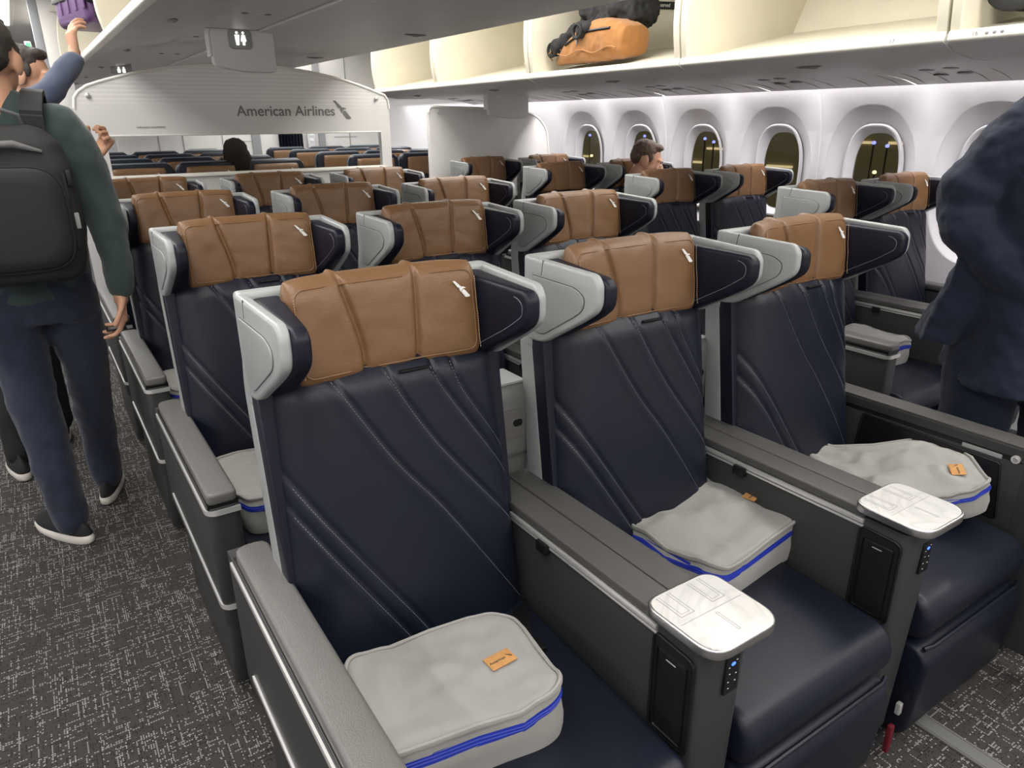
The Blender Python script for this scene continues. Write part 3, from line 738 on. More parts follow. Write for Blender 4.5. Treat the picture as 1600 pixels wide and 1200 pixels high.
# ------------------------------------------------------------------ cabin dividers
def bosses(parent, pts, y, r=.014):
    for x, z in pts:
        g = NB(); ell(g, (x, y, z), (r, .008, r), u=16, v=8); b = link('fixing_cap', g, SILV if z > 1.4 else PAD, parent)
DY = 4.50
arch = [(.284, 0.02), (.284, 1.45), (.284, 1.56)]
top = []
for i in range(25):
    f = i / 24; x = .36 + (1.965 - .36) * f; c = 1 - ((x - 1.14) / .82) ** 2; top.append((x, 1.642 + .140 * max(0, c) ** .9))
outer = [(.284, .0), (.284, 1.55), (.292, 1.60), (.315, 1.63)] + top + [(2.005, 1.63), (2.025, 1.60), (2.030, 1.55), (2.030, .0)]
hole = [(.40, 1.205), (1.962, 1.205), (1.962, 1.413), (.40, 1.413)]
t = empty('cabin_divider', (1.157, DY, 0), 0, 'white arched divider with airline lettering and a long viewing slot behind the middle block', 'divider')
O_ = (-1.157, -DY, 0)
g = NB(); prism(g, outer, 'y', DY, DY + .035, holes=[hole]); link('divider_panel', g, STRIPE, t, off=O_, smooth=False)
g = NB(); tube(g, [(x, DY + .0, z) for x, z in outer[1:-1]], .008, n=8); link('divider_edge', g, CREAMW, t, off=O_)
g = NB(); tube(g, [(x, DY, z) for x, z in hole], .005, n=6, closed=True); sf = link('slot_frame', g, CREAMW, t, off=O_)
g = NB(); box(g, .38, 1.98, DY - .022, DY, 1.190, 1.202, .003); link('slot_ledge', g, CREAMW, t, off=O_)
g = NB(); box(g, .39, 1.97, DY + .012, DY + .018, 1.195, 1.42); link('slot_glass', g, CLEAR, t, off=O_)
bosses(t, [(.355 - 1.157, 1.612), (1.945 - 1.157, 1.608)], -.008); bosses(t, [(.509 - 1.157, 1.165), (.953 - 1.157, 1.165), (1.33 - 1.157, 1.165)], -.006, .011)
text_mesh('lettering', 'American Airlines', .0805, BULKP, (1.379 - 1.157, -.002, 1.535), (pi / 2, 0, 0), t, .001, bold=.0006)
g = NB()
for poly in EMB: prism(g, [(a * .108 + 1.665, b * .118 + 1.490) for a, b in poly], 'y', DY - .003, DY)
link('emblem', g, BULKP, t, off=O_, smooth=False)
text_mesh('small_lettering', 'EMERGENCY EQUIPMENT', .0125, MARK, (.627 - 1.157, -.002, 1.455), (pi / 2, 0, 0), t, .0008)
# window-side divider
DY2 = 5.10
t = empty('cabin_divider', (3.2, DY2, 0), 0, 'plain white divider with rounded corner behind the window-side seats', 'divider')
O2 = (-3.2, -DY2, 0)
ol = rounded([(2.62, 0), (2.62, 1.575), (3.40, 1.560), (3.63, 1.500), (3.715, 1.40), (3.76, 1.0), (3.77, 0)], [0, .045, .1, .1, .05, .1, 0], 6)
g = NB(); prism(g, ol, 'y', DY2, DY2 + .04, bev=.004); link('divider_panel', g, BULK, t, off=O2)
g = NB(); tube(g, [(x, DY2, z) for x, z in ol[1:-1]], .009, n=8); link('divider_edge', g, CREAMW, t, off=O2)
bosses(t, [(2.70 - 3.2, 1.54)], -.008)
g = NB()
for i in range(9): box(g, 2.86, 3.45, DY2 - .001, DY2, 1.06 + i * .013, 1.0612 + i * .013)
link('printed_lines', g, MARK, t, off=O2, smooth=False)

def header(name, x0, x1, y, z0, z1, label, sign=False):
    t = empty(name, ((x0 + x1) / 2, y, z1), 0, label, 'header panel'); o = (-(x0 + x1) / 2, -y, -z1)
    ol = rounded([(x0, z1), (x0, z0 + .035), (x0 + .012, z0 + .02), (x0 + .5 * (x1 - x0), z0 - .004), (x1, z0), (x1, z1)], [0, .01, .02, .3, .02, 0], 6)
    g = NB(); prism(g, ol, 'y', y, y + .05, bev=.006, seg=3); link('header_face', g, BINU, t, off=o)
    g = NB(); box(g, x0 - .012, x0 + .001, y + .004, y + .07, z0 + .06, z1, .004); link('header_side', g, BINU, t, off=o)
    if sign:
        xs = x0 + .45 * (x1 - x0)
        g = NB(); prism(g, rounded([(xs - .052, z1 - .085), (xs + .052, z1 - .085), (xs + .052, z1 + 0), (xs - .052, z1 + 0)], .02, 4), 'y', y - .006, y + .002, bev=.002); sp_ = link('sign_plate', g, GREY2, t, off=o)
        g = NB()
        for dx in (-.014, .014):
            ell(g, (xs + dx, y - .007, z1 - .016), (.0055, .002, .0055), u=12, v=8)
            if dx < 0: prism(g, [(xs + dx - .010, z1 - .025), (xs + dx + .010, z1 - .025), (xs + dx + .008, z1 - .046), (xs + dx + .006, z1 - .068), (xs + dx - .006, z1 - .068), (xs + dx - .008, z1 - .046)], 'y', y - .009, y - .006)
            else: prism(g, [(xs + dx - .007, z1 - .025), (xs + dx + .007, z1 - .025), (xs + dx + .012, z1 - .052), (xs + dx + .005, z1 - .052), (xs + dx + .005, z1 - .068), (xs + dx - .005, z1 - .068), (xs + dx - .005, z1 - .052), (xs + dx - .012, z1 - .052)], 'y', y - .009, y - .006)
        link('lavatory_symbol', g, SIGNM, sp_, off=o)
    return t
header('divider_header', .835, 1.122, 3.75, 1.700, 1.880, 'rounded grey header panel with lit lavatory sign above the branded divider', True)
header('divider_header', 3.010, 3.365, 4.86, 1.490, 1.665, 'plain grey header panel hanging below the right bins above the plain divider')
t = empty('lavatory_sign', (.735, 6.2, 1.86), 0, 'small lit lavatory sign under the centre bins beyond the divider', 'sign')
g = NB(); box(g, -.07, .07, 0, .02, -.045, .03, .006); link('sign_plate', g, GREY2, t)
g = NB()
for dx in (-.016, .016): ell(g, (dx, -.003, -.008), (.006, .002, .006), u=10, v=6); box(g, dx - .009, dx + .009, -.004, -.001, -.040, -.016)
link('lavatory_symbol', g, SIGNM, t)

# ------------------------------------------------------------------ overhead bins
def centre_bins(y0, y1, side, label):
    """side -1 the bins over the left aisle (open), +1 the closed ones on the right"""
    t = empty('centre_overhead_bin', (1.13, y0, 1.85), 0, label, 'overhead bin', 'centre overhead bins'); o = (-1.13, -y0, -1.85)
    a, b = y0 + .004, y1 - .004
    if side < 0:
        g = NB(); prism(g, [(.455, 1.838), (.60, 1.848), (.765, 1.872), (.765, 1.885), (.60, 1.864), (.455, 1.852)], 'y', a, b); link('bin_underside', g, BINU, t, off=o)
        g = NB(); prism(g, rounded([(.425, 1.836), (.46, 1.834), (.465, 1.856), (.425, 1.870)], .006, 3), 'y', a, b); link('bin_lip', g, CREAMW, t, off=o)
        g = NB(); prism(g, [(.45, 1.862), (.88, 1.935), (.92, 2.30), (.90, 2.30), (.865, 1.95), (.45, 1.874)], 'y', a, b); link('bin_bucket', g, CREAM, t, off=o)
        for yy in (a, b - .03):
            g = NB(); prism(g, rounded([(.43, 1.862), (.88, 1.93), (.91, 2.30), (.46, 2.30), (.415, 2.12), (.41, 1.95)], [.01, 0, 0, .02, .1, .1], 5), 'y', yy, yy + .03, bev=.004); link('bin_side', g, CREAM, t, off=o)
        g = NB(); prism(g, [(.40, 2.27), (.92, 2.27), (.92, 2.40), (.46, 2.40)], 'y', a, b); link('bin_crown', g, CEIL, t, off=o)
    else:
        g = NB(); prism(g, [(1.055, 1.872), (1.25, 1.858), (1.55, 1.850), (1.80, 1.848), (1.855, 1.858), (1.90, 1.90), (1.93, 2.05), (1.88, 2.40), (1.055, 2.40)], 'y', a, b); link('bin_body', g, BINU, t, off=o, auto=30)
    ym = (a + b) / 2; xm = .60 if side < 0 else 1.645
    zz = 1.846 if side < 0 else 1.8475
    g = NB(); ell(g, (xm, ym, zz), (.018, .055, .004) if side < 0 else (.055, .020, .005), u=24, v=8); h = link('latch_recess', g, PSUD, t, off=o)
    g = NB(); ell(g, (xm, ym, zz - .003), (.007, .018, .005) if side < 0 else (.02, .010, .006), u=16, v=8); link('latch', g, GREY, h, off=o)
ye = [.8, 1.3, 2.62, 3.97, 5.42, 6.8, 8.0, 9.0]
nm = ['first', 'second', 'third', 'fourth', 'fifth', 'sixth', 'seventh']
for k in range(1, 7):
    centre_bins(ye[k], ye[k + 1], -1, f'open bin over the left aisle, {nm[k - 1]} from the camera')
    centre_bins(ye[k], ye[k + 1], 1, f'closed centre bin with curved grey underside, {nm[k - 1]} from the camera')
g = NB(); prism(g, [(.775, 1.880), (1.045, 1.880), (1.045, 1.90), (.775, 1.90)], 'y', 2.0, 9.0); struct('ceiling_centre_channel', g, PSU)
g = NB(); prism(g, [(.755, 1.90), (1.06, 1.90), (1.06, 1.91), (.755, 1.91)], 'y', 2.0, 9.0); struct('trim_73', g, SEAM)
for k, y in enumerate((2.7, 3.2, 4.15, 5.2)):
    t = empty('reading_light_panel', (.90, y, 1.882), 0, ['reading light panel in the centre channel nearest the camera', 'reading light panel in the centre channel, second', 'reading light panel in the centre channel above the fourth row', 'reading light panel in the centre channel beyond the divider'][k], 'reading light', 'centre reading lights')
    g = NB(); ell(g, (0, 0, 0), (.085, .03, .004)); link('light_plate', g, PSU, t)
    for dx in (-.045, 0, .045):
        g = NB(); ell(g, (dx, 0, -.003), (.016, .014, .004), u=14, v=8); link('lamp', g, PSUD if dx else CREAMW, t)

def right_bin(y0, y1, label, num):
    t = empty('window_overhead_bin', (3.0, y0, 1.7), 0, label, 'overhead bin', 'right overhead bins'); o = (-3.0, -y0, -1.7)
    a, b = y0 + .005, y1 - .005
    g = NB(); prism(g, rounded([(2.588, 1.700), (2.62, 1.690), (2.64, 1.728), (2.592, 1.733)], .010, 4), 'y', a, b, bev=.004); lip = link('bin_lip', g, CREAMW, t, off=o)
    g = NB(); prism(g, [(2.62, 1.722), (3.33, 1.868), (3.42, 2.05), (3.45, 2.40), (3.48, 2.40), (3.46, 2.0), (3.36, 1.845), (2.62, 1.708)], 'y', a, b); link('bin_bucket', g, CREAM, t, off=o, auto=30)
    g = NB(); prism(g, [(2.605, 1.694), (2.66, 1.672), (2.80, 1.655), (3.02, 1.655), (3.02, 1.70), (2.70, 1.705)], 'y', a, b); u_ = link('bin_underside', g, PSU, t, off=o, auto=50)
    for yy in (a, b - .035):
        g = NB(); prism(g, rounded([(2.60, 1.715), (3.36, 1.86), (3.45, 2.05), (3.46, 2.40), (2.70, 2.40), (2.585, 2.12), (2.575, 1.86)], [.02, 0, 0, 0, .1, .15, .08], 6), 'y', yy, yy + .035, bev=.006, seg=3); link('bin_side', g, CREAM, t, off=o)
    g = NB(); ell(g, (2.72, (a + b) / 2, 1.664), (.022, .06, .006), u=20, v=8); h = link('latch_recess', g, PSUD, t, off=o)
    g = NB(); ell(g, (2.72, (a + b) / 2 - .02, 1.659), (.010, .022, .005), u=16, v=8); link('latch', g, GREY, h, off=o)
    if num: text_mesh('bin_number', num, .020, MARK, (2.589 - 3, y1 - y0 - (.09 if num == '16' else 1.0), 1.716 - 1.7), (pi / 2, 0, -pi / 2), t, .0005)
    return t
rb = [.16, 1.36, 2.54, 3.74, 4.92, 6.02]
lb = ['open cream bin above the navy-clad person, nearest the camera', 'open empty cream bin, widest in view on the right', 'open cream bin holding the orange bag and black jacket', 'open empty cream bin left of the orange bag', 'open empty cream bin farthest from the camera']
for k in range(5): right_bin(rb[k], rb[k + 1], lb[k], '16' if k == 0 else ('17' if k == 1 else None))
# icons beside the row number
g = NB()
for i in range(3): ell(g, (2.5885, 1.235 - i * .022, 1.716), (.0012, .006, .005), u=10, v=6)
tag(link('bin_row_marks', g, MARK), 'small grey seat symbols on the lip of the nearest right bin', 'marking')
# service units below the bins
for k in range(7):
    y0 = .35 + .835 * k; y1 = y0 + .825
    t = empty('passenger_service_unit', (3.35, y0, 1.64), 0, f'curved service panel with reading lights under the right bins, {["nearest", "second", "third", "fourth", "fifth", "sixth", "seventh"][k]} from the camera', 'service panel', 'service panels under the right bins')
    o = (-3.35, -y0, -1.64)
    pf = [(3.02, 1.668), (3.2, 1.664), (3.4, 1.652), (3.55, 1.636), (3.655, 1.616), (3.665, 1.622), (3.56, 1.650), (3.4, 1.668), (3.2, 1.68), (3.02, 1.684)]
    g = NB(); prism(g, pf, 'y', y0, y1); link('unit_panel', g, PSU, t, off=o, auto=50)
    def pz(x): return 1.668 - .052 * ((x - 3.02) / .635) ** 2.2
    g = NB()
    for s_ in (.02, .17, .36, .45, .62, .73):
        loft(g, [[(x, y0 + s_ + dy, pz(x) - .0006), (x, y0 + s_ + .002 + dy, pz(x) - .0006), (x, y0 + s_ + .002 + dy, pz(x) + .002), (x, y0 + s_ + dy, pz(x) + .002)] for x, dy in [(3.03 + .062 * q, .05 * (q / 10) ** 2) for q in range(11)]])
    link('unit_seams', g, PSUD, t, off=o, smooth=False)
    for yy, xx in ((.46, 3.28), (.48, 3.44), (.57, 3.30), (.59, 3.46)):
        g = NB(); ell(g, (xx, y0 + yy + .03, pz(xx) - .001), (.040, .030, .005), u=20, v=8); link('reading_light', g, PSUD, t, off=o)
# reserved placard in the bin with the orange bag
t = empty('reserved_placard', (3.20, 2.60, 2.035), 0, 'black placard reading Reserved inside the bin above the orange bag', 'sign')
g = NB(); box(g, -.10, .10, -.002, .002, -.020, .020, .0008); link('placard', g, BLACK, t)
for o in (t,): o.location = (3.412, 3.50, 2.115)
text_mesh('lettering', 'Reserved', .030, WHITE, (-.0, -.003, 0), (pi / 2, 0, 0), t, .0004)
t.rotation_euler = (0, radians(8), -pi / 2)
# ------------------------------------------------------------------ soft shapes: union of tapered parts, remeshed to one skin
def remesh(o, vox, sm=6, disp=None):
    m = o.modifiers.new('skin', 'REMESH'); m.mode = 'VOXEL'; m.voxel_size = vox; m.use_smooth_shade = True
    s = o.modifiers.new('soften', 'SMOOTH'); s.iterations = sm; s.factor = .6
    if disp:
        tx = bpy.data.textures.new('folds', 'CLOUDS'); tx.noise_scale = disp[1]
        d = o.modifiers.new('folds', 'DISPLACE'); d.texture = tx; d.strength = disp[0]; d.mid_level = .5
    dg = bpy.context.evaluated_depsgraph_get()
    me = bpy.data.meshes.new_from_object(o.evaluated_get(dg)); old = o.data; o.modifiers.clear(); o.data = me
    for p in me.polygons: p.use_smooth = True
    return o
def chain(bm, pts, n=16):
    """tapered limb: pts = [(p, r) ...] with spherical ends"""
    pts = [(Vector(p), r) for p, r in pts]
    for (a, ra), (b, rb) in zip(pts[:-1], pts[1:]):
        d = (b - a); L = d.length; t = d / L
        s = t.cross(Vector((0, 0, 1))); s = s if s.length > .1 else t.cross(Vector((1, 0, 0))); s.normalize(); q = s.cross(t)
        rings = []
        for k in range(-3, 1): 
            an = k / 3 * pi / 2; an = an * .97; c = a + t * sin(an) * ra; r = cos(an) * ra
            rings.append([c + (s * cos(2 * pi * j / n) + q * sin(2 * pi * j / n)) * max(r, 1e-4) for j in range(n)])
        for k in range(0, 4):
            an = k / 3 * pi / 2 * .97; c = b + t * sin(an) * rb; r = cos(an) * rb
            rings.append([c + (s * cos(2 * pi * j / n) + q * sin(2 * pi * j / n)) * max(r, 1e-4) for j in range(n)])
        b2 = bmesh.new(); loft(b2, rings); merge(bm, b2)
    return bm
def trunk(bm, secs, n=32, rot=0):
    """secs = [(cx, cy, z, rx, ry)]"""
    rings = []
    for cx, cy, z, rx, ry in secs:
        R = []
        for i in range(n):
            a = 2 * pi * i / n; x, y = se(a, rx, ry, 2.4); R.append((cx + x * cos(rot) - y * sin(rot), cy + x * sin(rot) + y * cos(rot), z))
        rings.append(R)
    return loft(bm, rings)
SKIN = mat('skin', (.50, .27, .17), .5, bump=(500, .1), var=(20, .08))
HAIRB = mat('dark_hair', (.030, .022, .018), .6, bump=(300, .8), bumpd=.004)
HAIRM = mat('brown_hair', (.085, .050, .030), .6, bump=(300, .8), bumpd=.004)
SWEAT = mat('green_sweatshirt', (.021, .039, .038), .9, bump=(700, .3), sheen=.25)
TROU = mat('navy_trousers', (.011, .017, .037), .85, bump=(600, .25), sheen=.15)
SUIT = mat('navy_suit_cloth', (.0095, .0135, .028), .88, bump=(700, .3), spec=.25, sheen=.08)
BLUEJ = mat('blue_grey_jumper', (.045, .060, .10), .85, bump=(500, .3), sheen=.25)
BLKT = mat('black_cloth', (.012, .012, .013), .85, bump=(400, .3))
HAIRM2 = mat('dark_brown_hair', (.016, .009, .007), .9, spec=.15, bump=(300, .8), bumpd=.004)
PACK = mat('black_pack_fabric', (.0085, .0085, .009), .75, bump=(900, .4))
PACKG = mat('grey_pack_panel', (.10, .10, .10), .5, bump=(900, .3))
SOLE = mat('white_sole', (.72, .69, .62), .55)
EYEW = mat('eye_white', (.7, .68, .65), .3)
LIP = mat('lips', (.38, .14, .11), .5)

def head(parent, c, yaw_, pitch_=0, hair=HAIRB, sc=1.0, longhair=False, fade=True, name='hair'):
    """head centred at c, facing local -y turned by yaw; eyes halfway up"""
    R = Matrix.Translation(Vector(c)) @ Matrix.Rotation(yaw_, 4, 'Z') @ Matrix.Rotation(pitch_, 4, 'X') @ Matrix.Scale(sc, 4)
    b = NB()
    ell(b, (0, .018, .032), (.077, .096, .090)); ell(b, (0, -.020, -.030), (.062, .070, .075)); ell(b, (0, -.042, -.070), (.042, .045, .040))
    ell(b, (0, -.070, -.008), (.060, .025, .050)); ell(b, (0, -.074, .030), (.058, .022, .016))
    chain(b, [((0, -.088, .012), .010), ((0, -.108, -.020), .0135)]); ell(b, (0, -.100, -.026), (.018, .013, .010))
    ell(b, (0, -.082, -.052), (.024, .014, .014)); ell(b, (0, -.080, -.092), (.018, .014, .014))
    for s_ in (-1, 1):
        ell(b, (s_ * .080, .012, -.006), (.010, .022, .034), rot=(.15, 0, s_ * .25)); ell(b, (s_ * .045, -.070, -.018), (.020, .016, .018))
    chain(b, [((0, .030, -.06), .054), ((0, .045, -.17), .060)])
    b.transform(R); o = remesh(link('head', b, SKIN, parent), .0055 * sc, 5); o.name = 'head'
    b = NB()
    ell(b, (0, .034, .062), (.083, .094, .076)); ell(b, (0, .062, .020), (.074, .066, .062)); ell(b, (0, -.030, .104), (.058, .046, .026))
    if longhair:
        ell(b, (0, .055, -.05), (.105, .085, .16)); ell(b, (0, .06, -.16), (.11, .07, .12))
    for s_ in (-1, 1): ell(b, (s_ * .072, -.012, .030), (.012, .016, .028))
    b.transform(R); h = remesh(link(name, b, hair, parent), .006 * sc, 3, (.010, .02))
    for s_ in (-1, 1):
        b = NB(); ell(b, (s_ * .031, -.088, .004), (.013, .009, .006)); b.transform(R); e = link('eye', b, EYEW, parent)
        b = NB(); ell(b, (s_ * .031, -.0955, .003), (.0055, .003, .0055), u=12, v=8); b.transform(R); link('iris', b, HAIRB, e)
        b = NB(); chain(b, [((s_ * .016, -.0955, .022), .0032), ((s_ * .034, -.096, .027), .0035), ((s_ * .050, -.086, .022), .002)], 8); b.transform(R); link('eyebrow', b, hair, parent)
    b = NB(); ell(b, (0, -.0945, -.0545), (.021, .006, .0055)); b.transform(R); link('mouth', b, LIP, parent)
    return o
def hand(bm, wrist, direc, palm_n, curl=.6, sc=1.0, side=1, spread=.10):
    """five-fingered hand: direc = wrist to knuckles, palm_n = the way the palm faces; side = which side the thumb is on"""
    d = Vector(direc).normalized(); n = Vector(palm_n); n = (n - d * n.dot(d)).normalized(); s = d.cross(n) * side
    w_ = Vector(wrist)
    chain(bm, [(w_ - d * .03 * sc, .024 * sc), (w_ + d * .02 * sc, .023 * sc)])
    for k in (-.026, -.009, .009, .026): chain(bm, [(w_ + d * .012 * sc + s * k * .6 * sc, .016 * sc), (w_ + d * .085 * sc + s * k * sc, .0135 * sc)], 10)
    lens = [(.030, .040, .024, .020), (.010, .045, .028, .022), (-.010, .042, .026, .021), (-.029, .032, .020, .018)]
    for i, (k, a, b_, c_) in enumerate(lens):
        p = w_ + d * (.088 - .006 * abs(i - 1)) * sc + s * k * sc; ang = 0; pts = [(p, .0098 * sc)]
        for j, L in enumerate((a, b_, c_)):
            ang += curl * (.8 + .12 * i + .25 * j); dd = d * cos(ang) + n * sin(ang) + s * (k * spread * 10 * .3)
            p = p + dd.normalized() * L * sc; pts.append((p, (.0088 - .0008 * j) * sc))
        chain(bm, pts, 10)
    p = w_ + d * .025 * sc + s * .026 * sc; pts = [(p, .0135 * sc)]
    for L, (x, y, z) in zip((.038, .030, .024), ((.55, .75, .35), (.75, .35, .55), (.8, .0, .6))):
        p = p + (d * x + s * y + n * z * curl * 1.4).normalized() * L * sc; pts.append((p, .0098 * sc))
    chain(bm, pts, 10)
    return bm
def shoe(parent, heel, toe, name='shoe'):
    h, t_ = Vector(heel), Vector(toe); d = (t_ - h); L = d.length; d.normalize(); s = Vector((d.y, -d.x, 0))
    def prof(k, z, wd): 
        pts = []
        for i in range(40):
            a = 2 * pi * i / 40; u = cos(a); v = sin(a); x = (.5 + .5 * u) * L; ww = wd * (.78 + .30 * (x / L) ** 1.2) * (abs(v) ** .75) * (1 if v > 0 else -1)
            p = h + d * (x * k + (1 - k) * L * .42) + s * ww * k; pts.append((p.x, p.y, h.z + z + (.014 * max(0, (x / L - .75)) * 4 * .5) + (.010 * max(0, .12 - x / L) * 8 * .5)))
        return pts
    R = Matrix.Identity(4)
    g = NB(); loft(g, [prof(.93, 0, .041), prof(1.0, .008, .043), prof(1.02, .026, .044), prof(.98, .036, .041)]); so = link('sole', g, SOLE, parent, auto=60)
    g = NB(); loft(g, [prof(.98, .034, .041), prof(.985, .048, .040), prof(.90, .066, .036), prof(.70, .084, .031), prof(.5, .098, .032), prof(.44, .110, .034)]); u = link(name, g, BLKT, parent, auto=60)
    g = NB(); p = h + d * L * .08; ell(g, (p.x - s.x * .0, p.y, h.z + .052), (.018, .010, .010)); link('heel_patch', g, PAD, u)
    return u

# ---- man in the green sweatshirt, standing in the left aisle, back to us
gm = empty('person', (-.03, 2.98, 0), 0, 'person in dark green sweatshirt and navy trousers in the left aisle, seen from behind', 'person')
def PL(bm, name, m, vox, sm=6, disp=None, par=None, base=(-.03, 2.98, 0)):
    o = link(name, bm, m, par, off=tuple(-c for c in base)); return remesh(o, vox, sm, disp)
head(gm, (-.022 + .03, 2.93 - 2.98, 1.658), pi - .30, -.05, HAIRB, 1.05)
b = NB()
trunk(b, [(-.045, 2.98, .90, .175, .125), (-.04, 2.98, 1.02, .178, .125), (-.03, 2.97, 1.18, .185, .125), (-.01, 2.95, 1.34, .205, .13), (-.01, 2.94, 1.45, .205, .118), (-.015, 2.93, 1.51, .155, .095), (-.025, 2.925, 1.555, .075, .072), (-.03, 2.925, 1.58, .060, .062)])
chain(b, [((.125, 2.93, 1.46), .075), ((.170, 2.91, 1.38), .072), ((.200, 2.90, 1.22), .064), ((.208, 2.88, 1.14), .058), ((.213, 2.85, 1.03), .052), ((.208, 2.84, .93), .044)])
chain(b, [((-.155, 2.93, 1.485), .072), ((-.24, 2.92, 1.38), .064), ((-.285, 2.92, 1.15), .052), ((-.285, 2.88, .95), .042)])
PL(b, 'sweatshirt', SWEAT, .010, 8, (.022, .11), gm)
b = NB()
trunk(b, [(-.04, 2.98, 1.03, .165, .115), (-.045, 2.98, .93, .182, .125), (-.045, 2.985, .82, .185, .125)])
chain(b, [((-.135, 2.975, .86), .098), ((-.135, 2.95, .62), .082), ((-.125, 2.90, .46), .072), ((-.115, 2.86, .28), .068), ((-.105, 2.85, .09), .062)])
chain(b, [((.045, 2.99, .86), .098), ((.055, 3.02, .62), .080), ((.050, 3.08, .45), .071), ((.045, 3.14, .26), .064), ((.045, 3.16, .10), .058)])
PL(b, 'trousers', TROU, .010, 8, (.022, .10), gm)
b = NB(); hand(b, (.203, 2.835, .905), (-.10, -.05, -1), (-1, .0, -.1), curl=.42, side=-1); chain(b, [((.206, 2.84, .96), .027), ((.203, 2.835, .90), .024)])
PL(b, 'hand', SKIN, .0032, 3, None, gm)
b = NB(); hand(b, (-.285, 2.87, .92), (0, -.05, -1), (1, .0, 0), curl=.35, side=1); chain(b, [((-.285, 2.88, .98), .027), ((-.285, 2.87, .91), .024)])
PL(b, 'hand', SKIN, .0032, 3, None, gm)
B = Vector((-.03, 2.98, 0))
shoe(gm, Vector((-.055, 2.775, .0)) - B, Vector((-.215, 3.03, 0)) - B); shoe(gm, Vector((.015, 3.06, 0)) - B, Vector((.085, 3.34, 0)) - B)
tag(link('phone', box(NB(), .135, .200, 2.80, 2.81 + .06, .786, .794, .003), BLACK), 'black phone held in the hand of the person in green', 'phone')
# backpack
bp = empty('backpack', (-.07, 2.70, 1.0), 0, 'large black backpack worn by the person in green', 'backpack')
o_ = (.07, -2.70, -1.0)
g = NB()
def bpr(z, hw, d0, d1, cx): return [(cx + se(2 * pi * i / 40, hw, (d1 - d0) / 2, 4)[0], (d0 + d1) / 2 + se(2 * pi * i / 40, hw, (d1 - d0) / 2, 4)[1], z) for i in range(40)]
loft(g, [bpr(.995, .14, 2.70, 2.84, -.065), bpr(1.01, .168, 2.665, 2.86, -.062), bpr(1.06, .180, 2.655, 2.87, -.058), bpr(1.20, .183, 2.655, 2.87, -.048), bpr(1.34, .172, 2.67, 2.85, -.040), bpr(1.42, .150, 2.70, 2.84, -.035), bpr(1.465, .105, 2.74, 2.83, -.032), bpr(1.475, .06, 2.77, 2.82, -.03)])
BPB = remesh(link('pack_body', g, PACK, bp, off=o_), .012, 6, (.012, .12))
g = NB(); loft(g, [[(-.055 + se(2 * pi * i / 36, hw, 1, 4)[0], yy, zz + se(2 * pi * i / 36, 1, hh, 4)[1]) for i in range(36)] for hw, hh, yy, zz in ((.150, .155, 2.665, 1.20), (.150, .155, 2.640, 1.20), (.140, .145, 2.622, 1.20), (.10, .11, 2.617, 1.20))]); link('front_pocket', g, PACK, bp, off=o_, auto=60)
g = NB(); tube(g, [(-.055 + se(2 * pi * i / 48, .150, 1, 4)[0], 2.640, 1.20 + se(2 * pi * i / 48, 1, .155, 4)[1]) for i in range(48)], .004, n=6, closed=True); link('pocket_zip', g, BLKT, bp, off=o_)
g = NB(); tube(g, [(-.165, 2.688, 1.385), (-.10, 2.680, 1.415), (-.01, 2.680, 1.418), (.06, 2.69, 1.395)], [.006, .012, .012, .005], n=10); link('grey_panel', g, PACKG, bp, off=o_)
for s_, x0 in ((1, .055), (-1, -.13)):
    g = NB(); pth = [(x0 - .005, 2.80, 1.40), (x0 + .002, 2.80, 1.50), (x0 + .015, 2.85, 1.555), (x0 + .025, 2.94, 1.568), (x0 + .03, 3.04, 1.52), (x0 + .03, 3.09, 1.40)]
    loft(g, [[(x - .03, y, z), (x + .03, y, z - .004), (x + .03, y + .004, z + .012), (x - .03, y + .004, z + .016)] for x, y, z in pth]); link('shoulder_strap', g, PACK, bp, off=o_)
g = NB(); tube(g, [(-.09, 2.80, 1.46), (-.085, 2.77, 1.505), (-.03, 2.76, 1.52), (.02, 2.77, 1.50), (.03, 2.80, 1.455)], .006, n=8); link('grab_handle', g, PACKG, bp, off=o_)
g = NB(); box(g, .098, .106, 2.67, 2.685, 1.10, 1.33, .003); link('side_zip', g, BLKT, bp, off=o_)
for z in (1.29, 1.16):
    g = NB(); box(g, .108, .122, 2.675, 2.69, z, z + .05, .004); link('zip_puller', g, GREY2 if z < 1.2 else BLACK, bp, off=o_)

# ---- second man reaching up into the bin
B2 = (-.10, 3.85, 0)
m2 = empty('person', B2, 0, 'person in a blue-grey jumper reaching up into the bin, behind the person in green', 'person')
head(m2, (.100 - B2[0], 3.92 - B2[1], 1.660), pi / 2 - .22, .15, HAIRB, .98)
b = NB()
trunk(b, [(-.15, 3.84, .92, .15, .16), (-.10, 3.85, 1.2, .14, .18), (-.06, 3.88, 1.38, .14, .19), (-.02, 3.90, 1.47, .12, .15), (.01, 3.92, 1.53, .065, .065)])
chain(b, [((-.02, 3.76, 1.48), .062), ((.09, 3.72, 1.555), .056), ((.165, 3.72, 1.600), .052), ((.225, 3.76, 1.68), .048), ((.272, 3.80, 1.725), .042)])
chain(b, [((.0, 4.0, 1.46), .062), ((.13, 4.0, 1.28), .05), ((.27, 3.92, 1.33), .04)])
PL(b, 'jumper', BLUEJ, .010, 7, (.018, .09), m2, B2)
b = NB(); trunk(b, [(-.15, 3.84, .96, .13, .15), (-.16, 3.82, .84, .135, .155)])
chain(b, [((-.18, 3.75, .86), .09), ((-.22, 3.68, .5), .075), ((-.26, 3.62, .10), .062)]); chain(b, [((-.13, 3.9, .86), .09), ((-.10, 3.93, .5), .072), ((-.09, 3.95, .10), .06)])
PL(b, 'trousers', BLKT, .011, 6, (.015, .1), m2, B2)
